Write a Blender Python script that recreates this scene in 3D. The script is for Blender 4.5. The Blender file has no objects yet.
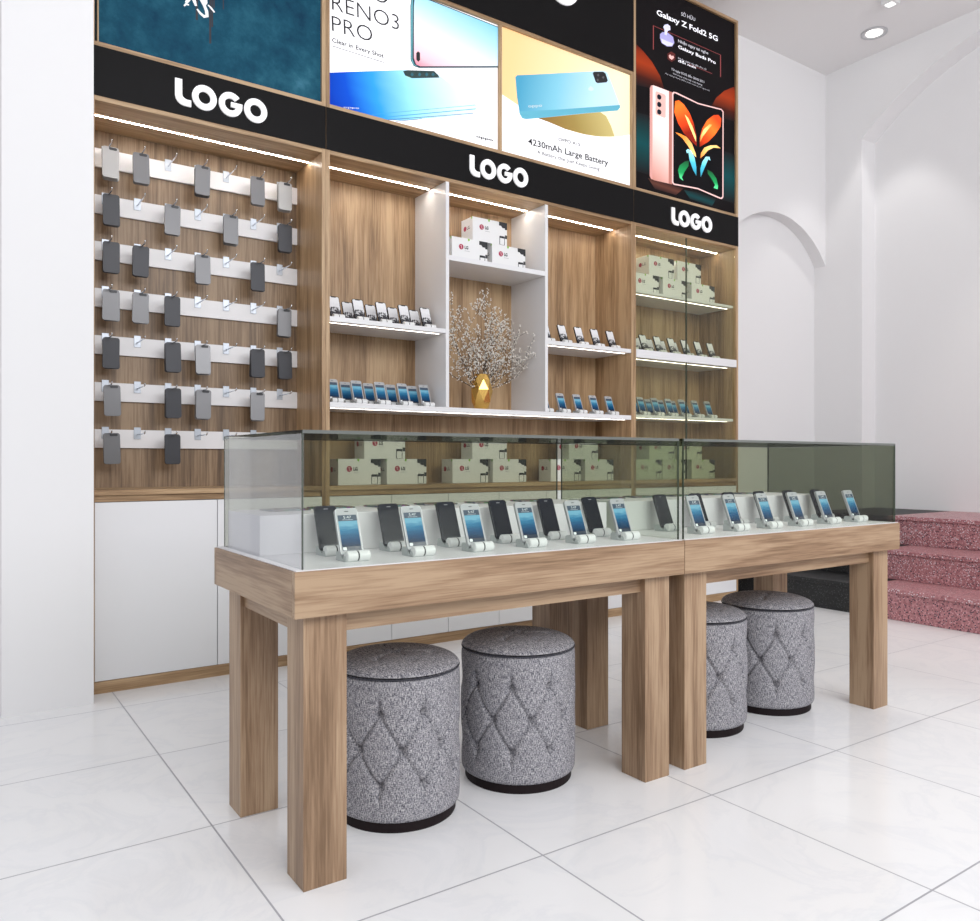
import bpy, bmesh, math, random
from mathutils import Vector, Matrix
from mathutils.geometry import tessellate_polygon
R = math.radians
sc = bpy.context.scene
C = sc.collection
random.seed(7)

# ------------------------------------------------------------------ camera
F, CX, CY, YAW, EYE = 797.7, 490.0, 461.3, R(34.59), 1.24
cam = bpy.data.cameras.new('camera'); cam_o = bpy.data.objects.new('camera', cam); C.objects.link(cam_o)
cam_o.location = (0, 0, EYE); cam_o.rotation_euler = (R(90), 0, -YAW)
cam.sensor_fit = 'HORIZONTAL'; cam.sensor_width = 36; cam.lens = F/980*36
cam.clip_start = .05; cam.shift_y = .8/980
sc.camera = cam_o

def on_plane(u, v, y):
    """survey: the (x, z) of a photograph point on the real upright plane at depth y"""
    r = (u-CX)/F; t = -(v-CY)/F; s, c = math.sin(YAW), math.cos(YAW)
    k = y/(-s*r+c)
    return ((c*r+s)*k, EYE+t*k)

# ------------------------------------------------------------------ materials
def node(nt, t, **kw):
    n = nt.nodes.new(t)
    for k, v in kw.items():
        if k == 'op': n.operation = v
        else: setattr(n, k, v)
    return n
def base_mat(name):
    m = bpy.data.materials.new(name); m.use_nodes = True
    nt = m.node_tree; b = nt.nodes['Principled BSDF']
    return m, nt, b
def plain(name, col, rough=.5, metal=0, emit=0, spec=.5, coat=0):
    m, nt, b = base_mat(name)
    b.inputs['Base Color'].default_value = (*col, 1); b.inputs['Roughness'].default_value = rough
    b.inputs['Metallic'].default_value = metal; b.inputs['Specular IOR Level'].default_value = spec
    b.inputs['Coat Weight'].default_value = coat
    if emit:
        b.inputs['Emission Color'].default_value = (*col, 1); b.inputs['Emission Strength'].default_value = emit
    return m
def ramp(nt, stops, interp='LINEAR'):
    n = nt.nodes.new('ShaderNodeValToRGB'); cr = n.color_ramp; cr.interpolation = interp
    while len(cr.elements) > 1: cr.elements.remove(cr.elements[-1])
    cr.elements[0].position = stops[0][0]; cr.elements[0].color = (*stops[0][1], 1)
    for p, c in stops[1:]:
        e = cr.elements.new(p); e.color = (*c, 1)
    return n
def lk(nt, a, b): nt.links.new(a, b)

def wood(name, axis, dark=(.18, .106, .057), mid=(.305, .193, .114), light=(.42, .29, .182), gs=1.0, rough=.42):
    m, nt, b = base_mat(name)
    tc = node(nt, 'ShaderNodeTexCoord'); oi = node(nt, 'ShaderNodeObjectInfo')
    add = node(nt, 'ShaderNodeVectorMath', op='MULTIPLY_ADD')
    cmb = node(nt, 'ShaderNodeCombineXYZ')
    for i in range(3): lk(nt, oi.outputs['Random'], cmb.inputs[i])
    lk(nt, cmb.outputs[0], add.inputs[0]); add.inputs[1].default_value = (17, 23, 31); lk(nt, tc.outputs['Object'], add.inputs[2])
    mp = node(nt, 'ShaderNodeMapping')
    s = [14*gs]*3; s[axis] = .9*gs
    mp.inputs['Scale'].default_value = s; lk(nt, add.outputs[0], mp.inputs['Vector'])
    n1 = node(nt, 'ShaderNodeTexNoise'); n1.inputs['Scale'].default_value = 1; n1.inputs['Detail'].default_value = 7
    n1.inputs['Roughness'].default_value = .62; n1.inputs['Distortion'].default_value = .6
    lk(nt, mp.outputs[0], n1.inputs['Vector'])
    mp2 = node(nt, 'ShaderNodeMapping'); s = [150*gs]*3; s[axis] = 5*gs
    mp2.inputs['Scale'].default_value = s; lk(nt, add.outputs[0], mp2.inputs['Vector'])
    n2 = node(nt, 'ShaderNodeTexNoise'); n2.inputs['Scale'].default_value = 1; n2.inputs['Detail'].default_value = 4
    lk(nt, mp2.outputs[0], n2.inputs['Vector'])
    mp3 = node(nt, 'ShaderNodeMapping'); s = [3.2*gs]*3; s[axis] = .6*gs
    mp3.inputs['Scale'].default_value = s; lk(nt, add.outputs[0], mp3.inputs['Vector'])
    n3 = node(nt, 'ShaderNodeTexNoise'); n3.inputs['Scale'].default_value = 1.3; n3.inputs['Detail'].default_value = 2
    lk(nt, mp3.outputs[0], n3.inputs['Vector'])
    mx = node(nt, 'ShaderNodeMath', op='MULTIPLY_ADD'); lk(nt, n2.outputs[0], mx.inputs[0]); mx.inputs[1].default_value = .55
    lk(nt, n1.outputs[0], mx.inputs[2])
    mx2 = node(nt, 'ShaderNodeMath', op='MULTIPLY_ADD'); lk(nt, n3.outputs[0], mx2.inputs[0]); mx2.inputs[1].default_value = .45
    lk(nt, mx.outputs[0], mx2.inputs[2])
    rp = ramp(nt, [(.62, dark), (.80, mid), (.96, light)])
    nrm = node(nt, 'ShaderNodeMath', op='SUBTRACT'); lk(nt, mx2.outputs[0], nrm.inputs[0]); nrm.inputs[1].default_value = .16; lk(nt, nrm.outputs[0], rp.inputs[0]); lk(nt, rp.outputs[0], b.inputs['Base Color'])
    b.inputs['Roughness'].default_value = rough
    bp = node(nt, 'ShaderNodeBump'); bp.inputs['Strength'].default_value = .12; bp.inputs['Distance'].default_value = .002
    lk(nt, n2.outputs[0], bp.inputs['Height']); lk(nt, bp.outputs[0], b.inputs['Normal'])
    return m
WX, WY, WZ = wood('oak_along_x', 0), wood('oak_along_y', 1), wood('oak_upright', 2)
CWX, CWZ, CWY = [wood('cabinet_oak_'+n, a, (.21, .124, .060), (.375, .236, .125), (.52, .355, .205), .8) for n, a in (('x', 0), ('z', 2), ('y', 1))]

white_lac = plain('white_lacquer', (.80, .80, .815), .28)
white_mel = plain('white_melamine', (.82, .81, .82), .4)
wall_m = plain('white_paint', (.84, .835, .84), .75, spec=.2)
ceil_m = plain('ceiling_paint', (.88, .87, .87), .85, spec=.1)
black_lac = plain('black_laminate', (.006, .0055, .006), .45, spec=.12)
gap_m = plain('shadow_gap', (.12, .12, .14), .7)
sign_white = plain('sign_white', (.86, .86, .87), .4, emit=.3)
led_m = plain('led_strip', (1, .93, .84), .5, emit=36)
led_s = plain('led_thread', (1, .93, .84), .5, emit=7)
chrome = plain('chrome', (.75, .77, .80), .12, 1)
plate_m = plain('hook_plate', (.42, .45, .50), .35, .6)
steel = plain('brushed_steel', (.42, .43, .45), .3, 1)
stand_m = plain('stand_plastic', (.80, .81, .81), .3)
stand_g = plain('stand_grey', (.46, .49, .49), .35)
rubber = plain('black_rubber', (.03, .03, .033), .5)
black_glass = plain('black_glass', (.012, .014, .024), .12, spec=.3)
black_frame = plain('black_metal', (.02, .021, .028), .25, .5)
alu = plain('silver_aluminium', (.5, .51, .53), .28, .55)
bezel = plain('white_bezel', (.44, .45, .465), .25)
dark_bar = plain('screen_dark', (.03, .04, .06), .12, emit=.3)
icon_m = plain('icon_white', (.75, .8, .8), .3, emit=.15)
gold = plain('gold', (.80, .50, .14), .2, 1)
twig_m = plain('twig', (.055, .042, .034), .8)
bloss_m = plain('blossom', (.84, .80, .74), .7)
card = plain('white_card', (.84, .84, .84), .45)
red_m = plain('logo_red', (.42, .02, .07), .4)
dgrey = plain('print_grey', (.04, .04, .045), .5)
lgrey = plain('print_light_grey', (.45, .45, .46), .5)
pblack = plain('print_black', (.015, .016, .02), .4)
green_m = plain('print_green', (.25, .55, .04), .5)
lamp_m = plain('lamp_glow', (1, .97, .92), .5, emit=3)
plinth_brown = plain('stool_plinth', (.010, .005, .006), .6, spec=.2)
case_m = {'light': plain('case_light', (.34, .335, .33), .32, .35), 'soft': plain('case_soft', (.235, .235, .245), .32, .3), 'mid': plain('case_mid', (.15, .15, .157), .32, .3),
          'dark': plain('case_dark', (.03, .031, .038), .4, .2)}
cut_m = plain('case_cutout', (.02, .02, .025), .4)

def marble():
    m, nt, b = base_mat('marble_tiles')
    tc = node(nt, 'ShaderNodeTexCoord')
    sep = node(nt, 'ShaderNodeSeparateXYZ'); lk(nt, tc.outputs['Object'], sep.inputs[0])
    T = .7996; gaps = []; cells = []
    for i, off in ((0, .7627), (1, 2.772)):
        s = node(nt, 'ShaderNodeMath', op='SUBTRACT'); lk(nt, sep.outputs[i], s.inputs[0]); s.inputs[1].default_value = off-80*T
        d = node(nt, 'ShaderNodeMath', op='DIVIDE'); lk(nt, s.outputs[0], d.inputs[0]); d.inputs[1].default_value = T
        f = node(nt, 'ShaderNodeMath', op='FRACT'); lk(nt, d.outputs[0], f.inputs[0])
        fl = node(nt, 'ShaderNodeMath', op='FLOOR'); lk(nt, d.outputs[0], fl.inputs[0]); cells.append(fl)
        p = node(nt, 'ShaderNodeMath', op='PINGPONG'); lk(nt, f.outputs[0], p.inputs[0]); p.inputs[1].default_value = .5
        g = node(nt, 'ShaderNodeMath', op='LESS_THAN'); lk(nt, p.outputs[0], g.inputs[0]); g.inputs[1].default_value = .0036
        gaps.append(g)
    mxg = node(nt, 'ShaderNodeMath', op='MAXIMUM'); lk(nt, gaps[0].outputs[0], mxg.inputs[0]); lk(nt, gaps[1].outputs[0], mxg.inputs[1])
    cb = node(nt, 'ShaderNodeCombineXYZ'); lk(nt, cells[0].outputs[0], cb.inputs[0]); lk(nt, cells[1].outputs[0], cb.inputs[1])
    va = node(nt, 'ShaderNodeVectorMath', op='MULTIPLY_ADD'); lk(nt, cb.outputs[0], va.inputs[0]); va.inputs[1].default_value = (3.7, 5.3, 0)
    lk(nt, tc.outputs['Object'], va.inputs[2])
    n = node(nt, 'ShaderNodeTexNoise'); n.inputs['Scale'].default_value = 2.1; n.inputs['Detail'].default_value = 6
    n.inputs['Roughness'].default_value = .6; n.inputs['Distortion'].default_value = 1.6
    lk(nt, va.outputs[0], n.inputs['Vector'])
    rp = ramp(nt, [(.30, (.83, .835, .85)), (.43, (.86, .86, .87)), (.475, (.825, .83, .845)), (.53, (.865, .865, .87)), (.8, (.88, .88, .885))])
    lk(nt, n.outputs[0], rp.inputs[0])
    mix = node(nt, 'ShaderNodeMix'); mix.data_type = 'RGBA'
    lk(nt, mxg.outputs[0], mix.inputs['Factor']); lk(nt, rp.outputs[0], mix.inputs['A']); mix.inputs['B'].default_value = (.40, .40, .43, 1)
    lk(nt, mix.outputs['Result'], b.inputs['Base Color'])
    rr = node(nt, 'ShaderNodeMath', op='MULTIPLY_ADD'); lk(nt, mxg.outputs[0], rr.inputs[0]); rr.inputs[1].default_value = .5; rr.inputs[2].default_value = .13
    lk(nt, rr.outputs[0], b.inputs['Roughness'])
    bp = node(nt, 'ShaderNodeBump'); bp.inputs['Distance'].default_value = .002; bp.inputs['Strength'].default_value = .6; bp.invert = True
    lk(nt, mxg.outputs[0], bp.inputs['Height']); lk(nt, bp.outputs[0], b.inputs['Normal'])
    return m
marble_m = marble()

def terrazzo(name, base, base2, chips, scale, rough):
    m, nt, b = base_mat(name)
    tc = node(nt, 'ShaderNodeTexCoord')
    n0 = node(nt, 'ShaderNodeTexNoise'); n0.inputs['Scale'].default_value = 45; n0.inputs['Detail'].default_value = 5
    lk(nt, tc.outputs['Object'], n0.inputs['Vector'])
    rp = ramp(nt, [(.4, base), (.6, base2)]); lk(nt, n0.outputs[0], rp.inputs[0])
    cur = rp.outputs[0]
    for k, (col, frac, sc_) in enumerate(chips):
        v = node(nt, 'ShaderNodeTexVoronoi'); v.inputs['Scale'].default_value = scale*sc_
        mp = node(nt, 'ShaderNodeMapping'); mp.inputs['Location'].default_value = (k*3.1, k*1.7, k*.9)
        lk(nt, tc.outputs['Object'], mp.inputs['Vector']); lk(nt, mp.outputs[0], v.inputs['Vector'])
        sp = node(nt, 'ShaderNodeSeparateColor'); lk(nt, v.outputs['Color'], sp.inputs[0])
        lt = node(nt, 'ShaderNodeMath', op='LESS_THAN'); lk(nt, sp.outputs[0], lt.inputs[0]); lt.inputs[1].default_value = frac
        l2 = node(nt, 'ShaderNodeMath', op='LESS_THAN'); lk(nt, v.outputs['Distance'], l2.inputs[0]); l2.inputs[1].default_value = .42
        mu = node(nt, 'ShaderNodeMath', op='MULTIPLY'); lk(nt, lt.outputs[0], mu.inputs[0]); lk(nt, l2.outputs[0], mu.inputs[1])
        mx = node(nt, 'ShaderNodeMix'); mx.data_type = 'RGBA'; lk(nt, mu.outputs[0], mx.inputs['Factor']); lk(nt, cur, mx.inputs['A'])
        mx.inputs['B'].default_value = (*col, 1); cur = mx.outputs['Result']
    lk(nt, cur, b.inputs['Base Color']); b.inputs['Roughness'].default_value = rough
    return m
pink_t = terrazzo('pink_terrazzo', (.33, .125, .14), (.47, .22, .235), [((.58, .29, .31), .3, .8), ((.06, .03, .05), .26, 1.0), ((.75, .68, .72), .17, 1.15)], 82, .35)
black_t = terrazzo('black_granite', (.005, .0055, .006), (.011, .0115, .012), [((.06, .065, .065), .13, 1.3), ((.02, .02, .022), .3, 1)], 80, .55)

def fabric():
    m, nt, b = base_mat('tweed_fabric')
    tc = node(nt, 'ShaderNodeTexCoord')
    uvn = tc.outputs['UV']
    ns = []
    for sx, sy in ((620, 95), (230, 420), (80, 60)):
        mp = node(nt, 'ShaderNodeMapping'); mp.inputs['Scale'].default_value = (sx, sy, 1); lk(nt, uvn, mp.inputs['Vector'])
        n = node(nt, 'ShaderNodeTexNoise'); n.inputs['Scale'].default_value = 1; n.inputs['Detail'].default_value = 2
        lk(nt, mp.outputs[0], n.inputs['Vector']); ns.append(n)
    a = node(nt, 'ShaderNodeMath', op='ADD'); lk(nt, ns[0].outputs[0], a.inputs[0]); lk(nt, ns[1].outputs[0], a.inputs[1])
    a2 = node(nt, 'ShaderNodeMath', op='MULTIPLY_ADD'); lk(nt, ns[2].outputs[0], a2.inputs[0]); a2.inputs[1].default_value = .25; lk(nt, a.outputs[0], a2.inputs[2])
    sc1 = node(nt, 'ShaderNodeMath', op='MULTIPLY'); lk(nt, a2.outputs[0], sc1.inputs[0]); sc1.inputs[1].default_value = .5
    rp = ramp(nt, [(.41, (.055, .055, .07)), (.51, (.17, .168, .192)), (.61, (.39, .38, .40)), (.74, (.68, .66, .66))])
    lk(nt, sc1.outputs[0], rp.inputs[0]); lk(nt, rp.outputs[0], b.inputs['Base Color'])
    b.inputs['Roughness'].default_value = .9; b.inputs['Specular IOR Level'].default_value = .15
    bp = node(nt, 'ShaderNodeBump'); bp.inputs['Strength'].default_value = .5; bp.inputs['Distance'].default_value = .003
    lk(nt, a.outputs[0], bp.inputs['Height']); lk(nt, bp.outputs[0], b.inputs['Normal'])
    return m
tweed = fabric()
piping_m = plain('piping', (.045, .045, .06), .8)

def glass(name, tint, refl=1.0, thick=False):
    """thin clear pane: tint per face, mirror part by the angle of view"""
    m = bpy.data.materials.new(name); m.use_nodes = True; nt = m.node_tree; nt.nodes.clear()
    out = node(nt, 'ShaderNodeOutputMaterial'); mix = node(nt, 'ShaderNodeMixShader')
    tr = node(nt, 'ShaderNodeBsdfTransparent'); tr.inputs[0].default_value = (*[t**.5 for t in tint], 1)
    gl = node(nt, 'ShaderNodeBsdfGlossy'); gl.inputs['Roughness'].default_value = .01; gl.inputs[0].default_value = (.95, .97, .96, 1)
    g = node(nt, 'ShaderNodeNewGeometry'); dt = node(nt, 'ShaderNodeVectorMath', op='DOT_PRODUCT')
    lk(nt, g.outputs['Incoming'], dt.inputs[0]); lk(nt, g.outputs['Normal'], dt.inputs[1])
    ab = node(nt, 'ShaderNodeMath', op='ABSOLUTE'); lk(nt, dt.outputs['Value'], ab.inputs[0])
    om = node(nt, 'ShaderNodeMath', op='SUBTRACT'); om.inputs[0].default_value = 1; lk(nt, ab.outputs[0], om.inputs[1])
    pw = node(nt, 'ShaderNodeMath', op='POWER'); lk(nt, om.outputs[0], pw.inputs[0]); pw.inputs[1].default_value = 5
    ma = node(nt, 'ShaderNodeMath', op='MULTIPLY_ADD'); lk(nt, pw.outputs[0], ma.inputs[0]); ma.inputs[1].default_value = .96*refl; ma.inputs[2].default_value = .035*refl
    if thick:   # the longer the way through the sheet, the more it swallows
        mx_ = node(nt, 'ShaderNodeMath', op='MAXIMUM'); lk(nt, ab.outputs[0], mx_.inputs[0]); mx_.inputs[1].default_value = .02
        iv = node(nt, 'ShaderNodeMath', op='DIVIDE'); iv.inputs[0].default_value = .5; lk(nt, mx_.outputs[0], iv.inputs[1])
        cb = node(nt, 'ShaderNodeCombineColor')
        for i in range(3):
            q = node(nt, 'ShaderNodeMath', op='POWER'); q.inputs[0].default_value = tint[i]; lk(nt, iv.outputs[0], q.inputs[1]); lk(nt, q.outputs[0], cb.inputs[i])
        lk(nt, cb.outputs[0], tr.inputs[0])
    lk(nt, ma.outputs[0], mix.inputs[0]); lk(nt, tr.outputs[0], mix.inputs[1]); lk(nt, gl.outputs[0], mix.inputs[2])
    lk(nt, mix.outputs[0], out.inputs[0])
    return m
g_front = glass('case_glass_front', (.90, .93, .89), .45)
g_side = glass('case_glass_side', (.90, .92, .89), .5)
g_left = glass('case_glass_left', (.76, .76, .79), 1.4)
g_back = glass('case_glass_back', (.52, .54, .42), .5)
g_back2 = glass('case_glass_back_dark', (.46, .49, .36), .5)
g_end = glass('case_glass_dimmed', (.19, .21, .145), .3)  # dark tint put in to imitate the dimmed view through this pane
g_top = glass('case_glass_lid', (.84, .85, .83), .25, True)
g_edge = plain('glass_edge', (.055, .07, .05), .25)
g_door = glass('cabinet_glass', (.83, .86, .74), .8)

def grad(name, stops, vec=(0, 0, 1), emit=0, rough=.35, noise=0):
    """printed colour blend across the sheet (0..1 of its own bounds)"""
    m, nt, b = base_mat(name)
    tc = node(nt, 'ShaderNodeTexCoord'); d = node(nt, 'ShaderNodeVectorMath', op='DOT_PRODUCT')
    lk(nt, tc.outputs['Generated'], d.inputs[0]); d.inputs[1].default_value = vec
    src = d.outputs['Value']
    if noise:
        n = node(nt, 'ShaderNodeTexNoise'); n.inputs['Scale'].default_value = 3; lk(nt, tc.outputs['Generated'], n.inputs['Vector'])
        a = node(nt, 'ShaderNodeMath', op='MULTIPLY_ADD'); lk(nt, n.outputs[0], a.inputs[0]); a.inputs[1].default_value = noise; lk(nt, src, a.inputs[2]); src = a.outputs[0]
    rp = ramp(nt, stops); lk(nt, src, rp.inputs[0]); lk(nt, rp.outputs[0], b.inputs['Base Color'])
    b.inputs['Roughness'].default_value = max(rough, .5); b.inputs['Specular IOR Level'].default_value = .1
    if emit:
        lk(nt, rp.outputs[0], b.inputs['Emission Color']); b.inputs['Emission Strength'].default_value = emit
    return m

# ------------------------------------------------------------------ geometry collector
class MB:
    def __init__(s): s.v = []; s.f = []; s.smooth = False
    def add(s, vs, fs):
        n = len(s.v); s.v += [tuple(p) for p in vs]; s.f += [tuple(i+n for i in f) for f in fs]; return s
    def box(s, x0, x1, y0, y1, z0, z1):
        return s.add([(x0,y0,z0),(x1,y0,z0),(x1,y1,z0),(x0,y1,z0),(x0,y0,z1),(x1,y0,z1),(x1,y1,z1),(x0,y1,z1)],
                     [(0,3,2,1),(4,5,6,7),(0,1,5,4),(1,2,6,5),(2,3,7,6),(3,0,4,7)])
    def prism(s, pts, a, b, axis):
        """2-D outline pts swept from a to b along axis (0: pts=(y,z); 1: pts=(x,z); 2: pts=(x,y))"""
        def P(p, t): return {0: (t, p[0], p[1]), 1: (p[0], t, p[1]), 2: (p[0], p[1], t)}[axis]
        n = len(pts); vs = [P(p, a) for p in pts]+[P(p, b) for p in pts]
        tris = tessellate_polygon([[Vector((p[0], p[1], 0)) for p in pts]])
        fs = [tuple(t) for t in tris]+[tuple(i+n for i in reversed(t)) for t in tris]
        fs += [(i, (i+1) % n, (i+1) % n+n, i+n) for i in range(n)]
        return s.add(vs, fs)
    def flat(s, pts, y):
        n = len(s.v); s.v += [(p[0], y, p[1]) for p in pts]
        for t in tessellate_polygon([[Vector((p[0], p[1], 0)) for p in pts]]):
            a, b, c = [pts[i] for i in t]
            cr = (b[0]-a[0])*(c[1]-a[1])-(b[1]-a[1])*(c[0]-a[0])
            t = tuple(i+n for i in t); s.f.append(t if cr > 0 else t[::-1])
        return s
    def tube(s, pts, rs, n=8, cap=True):
        pts = [Vector(p) for p in pts]; base = len(s.v); up = None
        for i, p in enumerate(pts):
            d = (pts[min(i+1, len(pts)-1)]-pts[max(i-1, 0)]).normalized()
            if up is None: up = d.orthogonal().normalized()
            up = (up-d*up.dot(d)).normalized(); w = d.cross(up); r = rs[i] if isinstance(rs, (list, tuple)) else rs
            for k in range(n):
                a = 2*math.pi*k/n; s.v.append(tuple(p+(up*math.cos(a)+w*math.sin(a))*r))
        for i in range(len(pts)-1):
            for k in range(n):
                a = base+i*n+k; b = base+i*n+(k+1) % n; s.f.append((a, b, b+n, a+n))
        if cap: s.f.append(tuple(base+k for k in reversed(range(n)))); s.f.append(tuple(base+(len(pts)-1)*n+k for k in range(n)))
        return s
    def lathe(s, prof, c, n=48):
        base = len(s.v)
        for r, z in prof:
            for k in range(n): a = 2*math.pi*k/n; s.v.append((c[0]+r*math.cos(a), c[1]+r*math.sin(a), z))
        for i in range(len(prof)-1):
            for k in range(n):
                a = base+i*n+k; b = base+i*n+(k+1) % n; s.f.append((a, b, b+n, a+n))
        s.f.append(tuple(base+k for k in reversed(range(n)))); s.f.append(tuple(base+(len(prof)-1)*n+k for k in range(n)))
        return s
def rrect(x0, x1, z0, z1, r, n=5):
    out = []
    for cx, cz, a0 in ((x1-r, z1-r, 0), (x0+r, z1-r, 90), (x0+r, z0+r, 180), (x1-r, z0+r, 270)):
        for k in range(n+1):
            a = R(a0+90*k/n); out.append((cx+r*math.cos(a), cz+r*math.sin(a)))
    return out
def disc(cx, cz, rx, rz=None, n=24):
    rz = rz or rx; return [(cx+rx*math.cos(2*math.pi*k/n), cz+rz*math.sin(2*math.pi*k/n)) for k in range(n)]
def wloc(o):
    v = Vector((0, 0, 0))
    while o: v += o.location; o = o.parent
    return v
def link(name, me, mat, parent=None, bevel=0, smooth=False, local=False):
    o = bpy.data.objects.new(name, me); C.objects.link(o)
    if mat and not me.materials: me.materials.append(mat)
    if parent:
        o.parent = parent
        if not local:
            off = wloc(parent); me.transform(Matrix.Translation(-off))
    if bevel:
        b = o.modifiers.new('bevel', 'BEVEL'); b.width = bevel; b.segments = 2; b.limit_method = 'ANGLE'
    if smooth:
        for p in me.polygons: p.use_smooth = True
    return o
def obj(name, mb, mat, parent=None, bevel=0, smooth=False, local=False, recalc=True):
    me = bpy.data.meshes.new(name); me.from_pydata(mb.v, [], mb.f)
    if recalc:
        bm = bmesh.new(); bm.from_mesh(me); bmesh.ops.recalc_face_normals(bm, faces=bm.faces); bm.to_mesh(me); bm.free()
    me.update()
    return link(name, me, mat, parent, bevel, smooth, local)
def flat_obj(name, pts, y, mat, parent, local=False):
    return obj(name, MB().flat(pts, y), mat, parent, recalc=False, local=local)
def thing(name, label, cat, loc=(0, 0, 0), group=None, kind=None):
    o = bpy.data.objects.new(name, None); C.objects.link(o); o.location = loc; o.empty_display_size = .05
    return tag(o, label, cat, group, kind)
def tag(o, label=None, cat=None, group=None, kind=None):
    if label: o['label'] = label
    if cat: o['category'] = cat
    if group: o['group'] = group
    if kind: o['kind'] = kind
    return o
def struct(name, mb, mat, label=None, **kw):
    o = obj(name, mb, mat, **kw); tag(o, label or None, None, None, 'structure'); return o
def copy_tree(o, parent=None):
    c = o.copy(); C.objects.link(c); c.parent = parent
    for ch in list(o.children): copy_tree(ch, c)
    return c
def place(proto, used, loc, label, group=None, rot=None):
    o = proto if not used.get(proto.name) else copy_tree(proto)
    used[proto.name] = 1
    o.location = loc
    if rot is not None: o.rotation_euler = rot
    o['label'] = label
    if group: o['group'] = group
    return o
used = {}
FONT = None
def text_mesh(s, offset=0, ext=0):
    cu = bpy.data.curves.new('lettering', 'FONT'); cu.body = s; cu.size = 1; cu.offset = offset; cu.extrude = ext; cu.resolution_u = 3
    o = bpy.data.objects.new('lettering_source', cu); C.objects.link(o)
    dg = bpy.context.evaluated_depsgraph_get(); dg.update()
    me = bpy.data.meshes.new_from_object(o.evaluated_get(dg)); bpy.data.objects.remove(o); bpy.data.curves.remove(cu)
    return me
def text_on(name, s, p0, p1, h, y, mat, parent, offset=0, ext=0, local=False):
    """lettering s whose baseline runs from p0 to p1 (x, z) on the upright plane y, cap height h"""
    me = text_mesh(s, offset, ext)
    xs = [v.co.x for v in me.vertices]; ys = [v.co.y for v in me.vertices]
    x0, x1 = min(xs), max(xs); cap = .73
    dx, dz = p1[0]-p0[0], p1[1]-p0[1]; W = math.hypot(dx, dz); ux, uz = dx/W, dz/W
    for v in me.vertices:
        a = (v.co.x-x0)/(x1-x0)*W; b = v.co.y/cap*h; t = v.co.z
        v.co = (p0[0]+ux*a-uz*b, y-t*h, p0[1]+uz*a+ux*b)
    me.materials.clear(); me.update()
    return link(name, me, mat, parent, local=local)

# ------------------------------------------------------------------ the room
struct('floor', MB().box(-5, 9.2, -4, 5.6, -.1, 0), marble_m)
struct('ceiling', MB().box(-5, 9.2, -3.2, 5.6, 5.486, 5.6), ceil_m)
XR, YB = 8.02, 5.13
def arc(cx, cz, r, a0, a1, n): return [(cx+r*math.cos(R(a0+(a1-a0)*k/n)), cz+r*math.sin(R(a0+(a1-a0)*k/n))) for k in range(n+1)]
# back wall with an arched niche that runs into the corner
cxn, czn, rn = 7.18, 2.80, 1.025
aend = math.degrees(math.acos((XR-cxn)/rn))
na = arc(cxn, czn, rn, 180, aend, 40)
opening = [(cxn-rn, 0)]+na
zs = na[-1][1]
outline = [(-5, 0)]+opening+[(XR, 5.486), (-5, 5.486)]
mb = MB().flat(outline, YB)
ND = .135
mb.flat([(cxn-rn, 0)]+na+[(XR, 0)], YB+ND)
for a, b in zip(opening, opening[1:]):
    mb.add([(a[0], YB, a[1]), (b[0], YB, b[1]), (b[0], YB+ND, b[1]), (a[0], YB+ND, a[1])], [(0, 1, 2, 3)])
struct('wall_back', mb, wall_m, recalc=False)
# right wall with a tall arched niche
cyn, czr, rr_ = 2.875, 2.668, 2.70
y_far = 4.709; a0 = math.degrees(math.atan2(4.649-czr, y_far-cyn))
ra = [(p[0], p[1]) for p in arc(cyn, czr, rr_, a0, 180-a0, 48)]
opening = [(y_far, 0)]+ra+[(ra[-1][0], 0)]
outline = [(YB+ND, 0)]+opening+[(-4, 0), (-4, 5.486), (YB+ND, 5.486)]
def flat_yz(mb, pts, x):
    n = len(mb.v); mb.v += [(x, p[0], p[1]) for p in pts]
    mb.f += [tuple(i+n for i in t) for t in tessellate_polygon([[Vector((p[0], p[1], 0)) for p in pts]])]
mb = MB(); flat_yz(mb, outline, XR)
RD = .25
flat_yz(mb, opening, XR+RD)
for a, b in zip(opening, opening[1:]):
    mb.add([(XR, a[0], a[1]), (XR, b[0], b[1]), (XR+RD, b[0], b[1]), (XR+RD, a[0], a[1])], [(0, 1, 2, 3)])
struct('wall_right', mb, wall_m, recalc=False)
struct('wall_left', MB().box(.245, .648, 4.512, YB, 0, 5.486), wall_m)

# steps: pink terrazzo near, black granite far
def steps(name, label, rows, mat, loc):
    t = thing(name, label, 'steps', loc)
    for k, (x0, z0, z1, y0, y1) in enumerate(rows):
        nose = .018
        pts = [(x0, z0), (x0, z1-.035), (x0-nose, z1-.035), (x0-nose, z1), (XR-.003 if k < 2 else XR+RD-.003, z1), (XR-.003 if k < 2 else XR+RD-.003, z0)]
        obj('step', MB().prism(pts, y0, y1, 1), mat, t, bevel=.004)
    return t
SZ = (.245, .49, .745); SX = (6.135, 6.625, 7.145)
steps('pink_steps', 'broad pink terrazzo steps with white and dark chips rising to the right wall', [(SX[0], 0, SZ[0], -1.5, 3.58), (SX[1], SZ[0], SZ[1], -1.5, 3.74), (SX[2], SZ[1], SZ[2], 1.046, 3.93)], pink_t, (SX[0], 1, 0))
steps('black_steps', 'speckled black stone steps between the pink steps and the back wall', [(SX[0], 0, SZ[0], 3.58, YB-.003), (SX[1], SZ[0], SZ[1], 3.74, YB-.003), (SX[2], SZ[1], SZ[2], 3.93, 4.706)], black_t, (SX[0], 4.3, 0))

# ------------------------------------------------------------------ wall cabinets
YF, YK = 4.68, YB-.004          # front and back of the cabinets
YI = 5.112                       # face of the back panels
LEDGE, DOORTOP, PL = 1.085, 1.022, .064
SOFF, FTOP, TOPZ = 3.163, 3.452, 5.235
def P(u, v, y=4.684): return on_plane(u, v, y)

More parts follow.
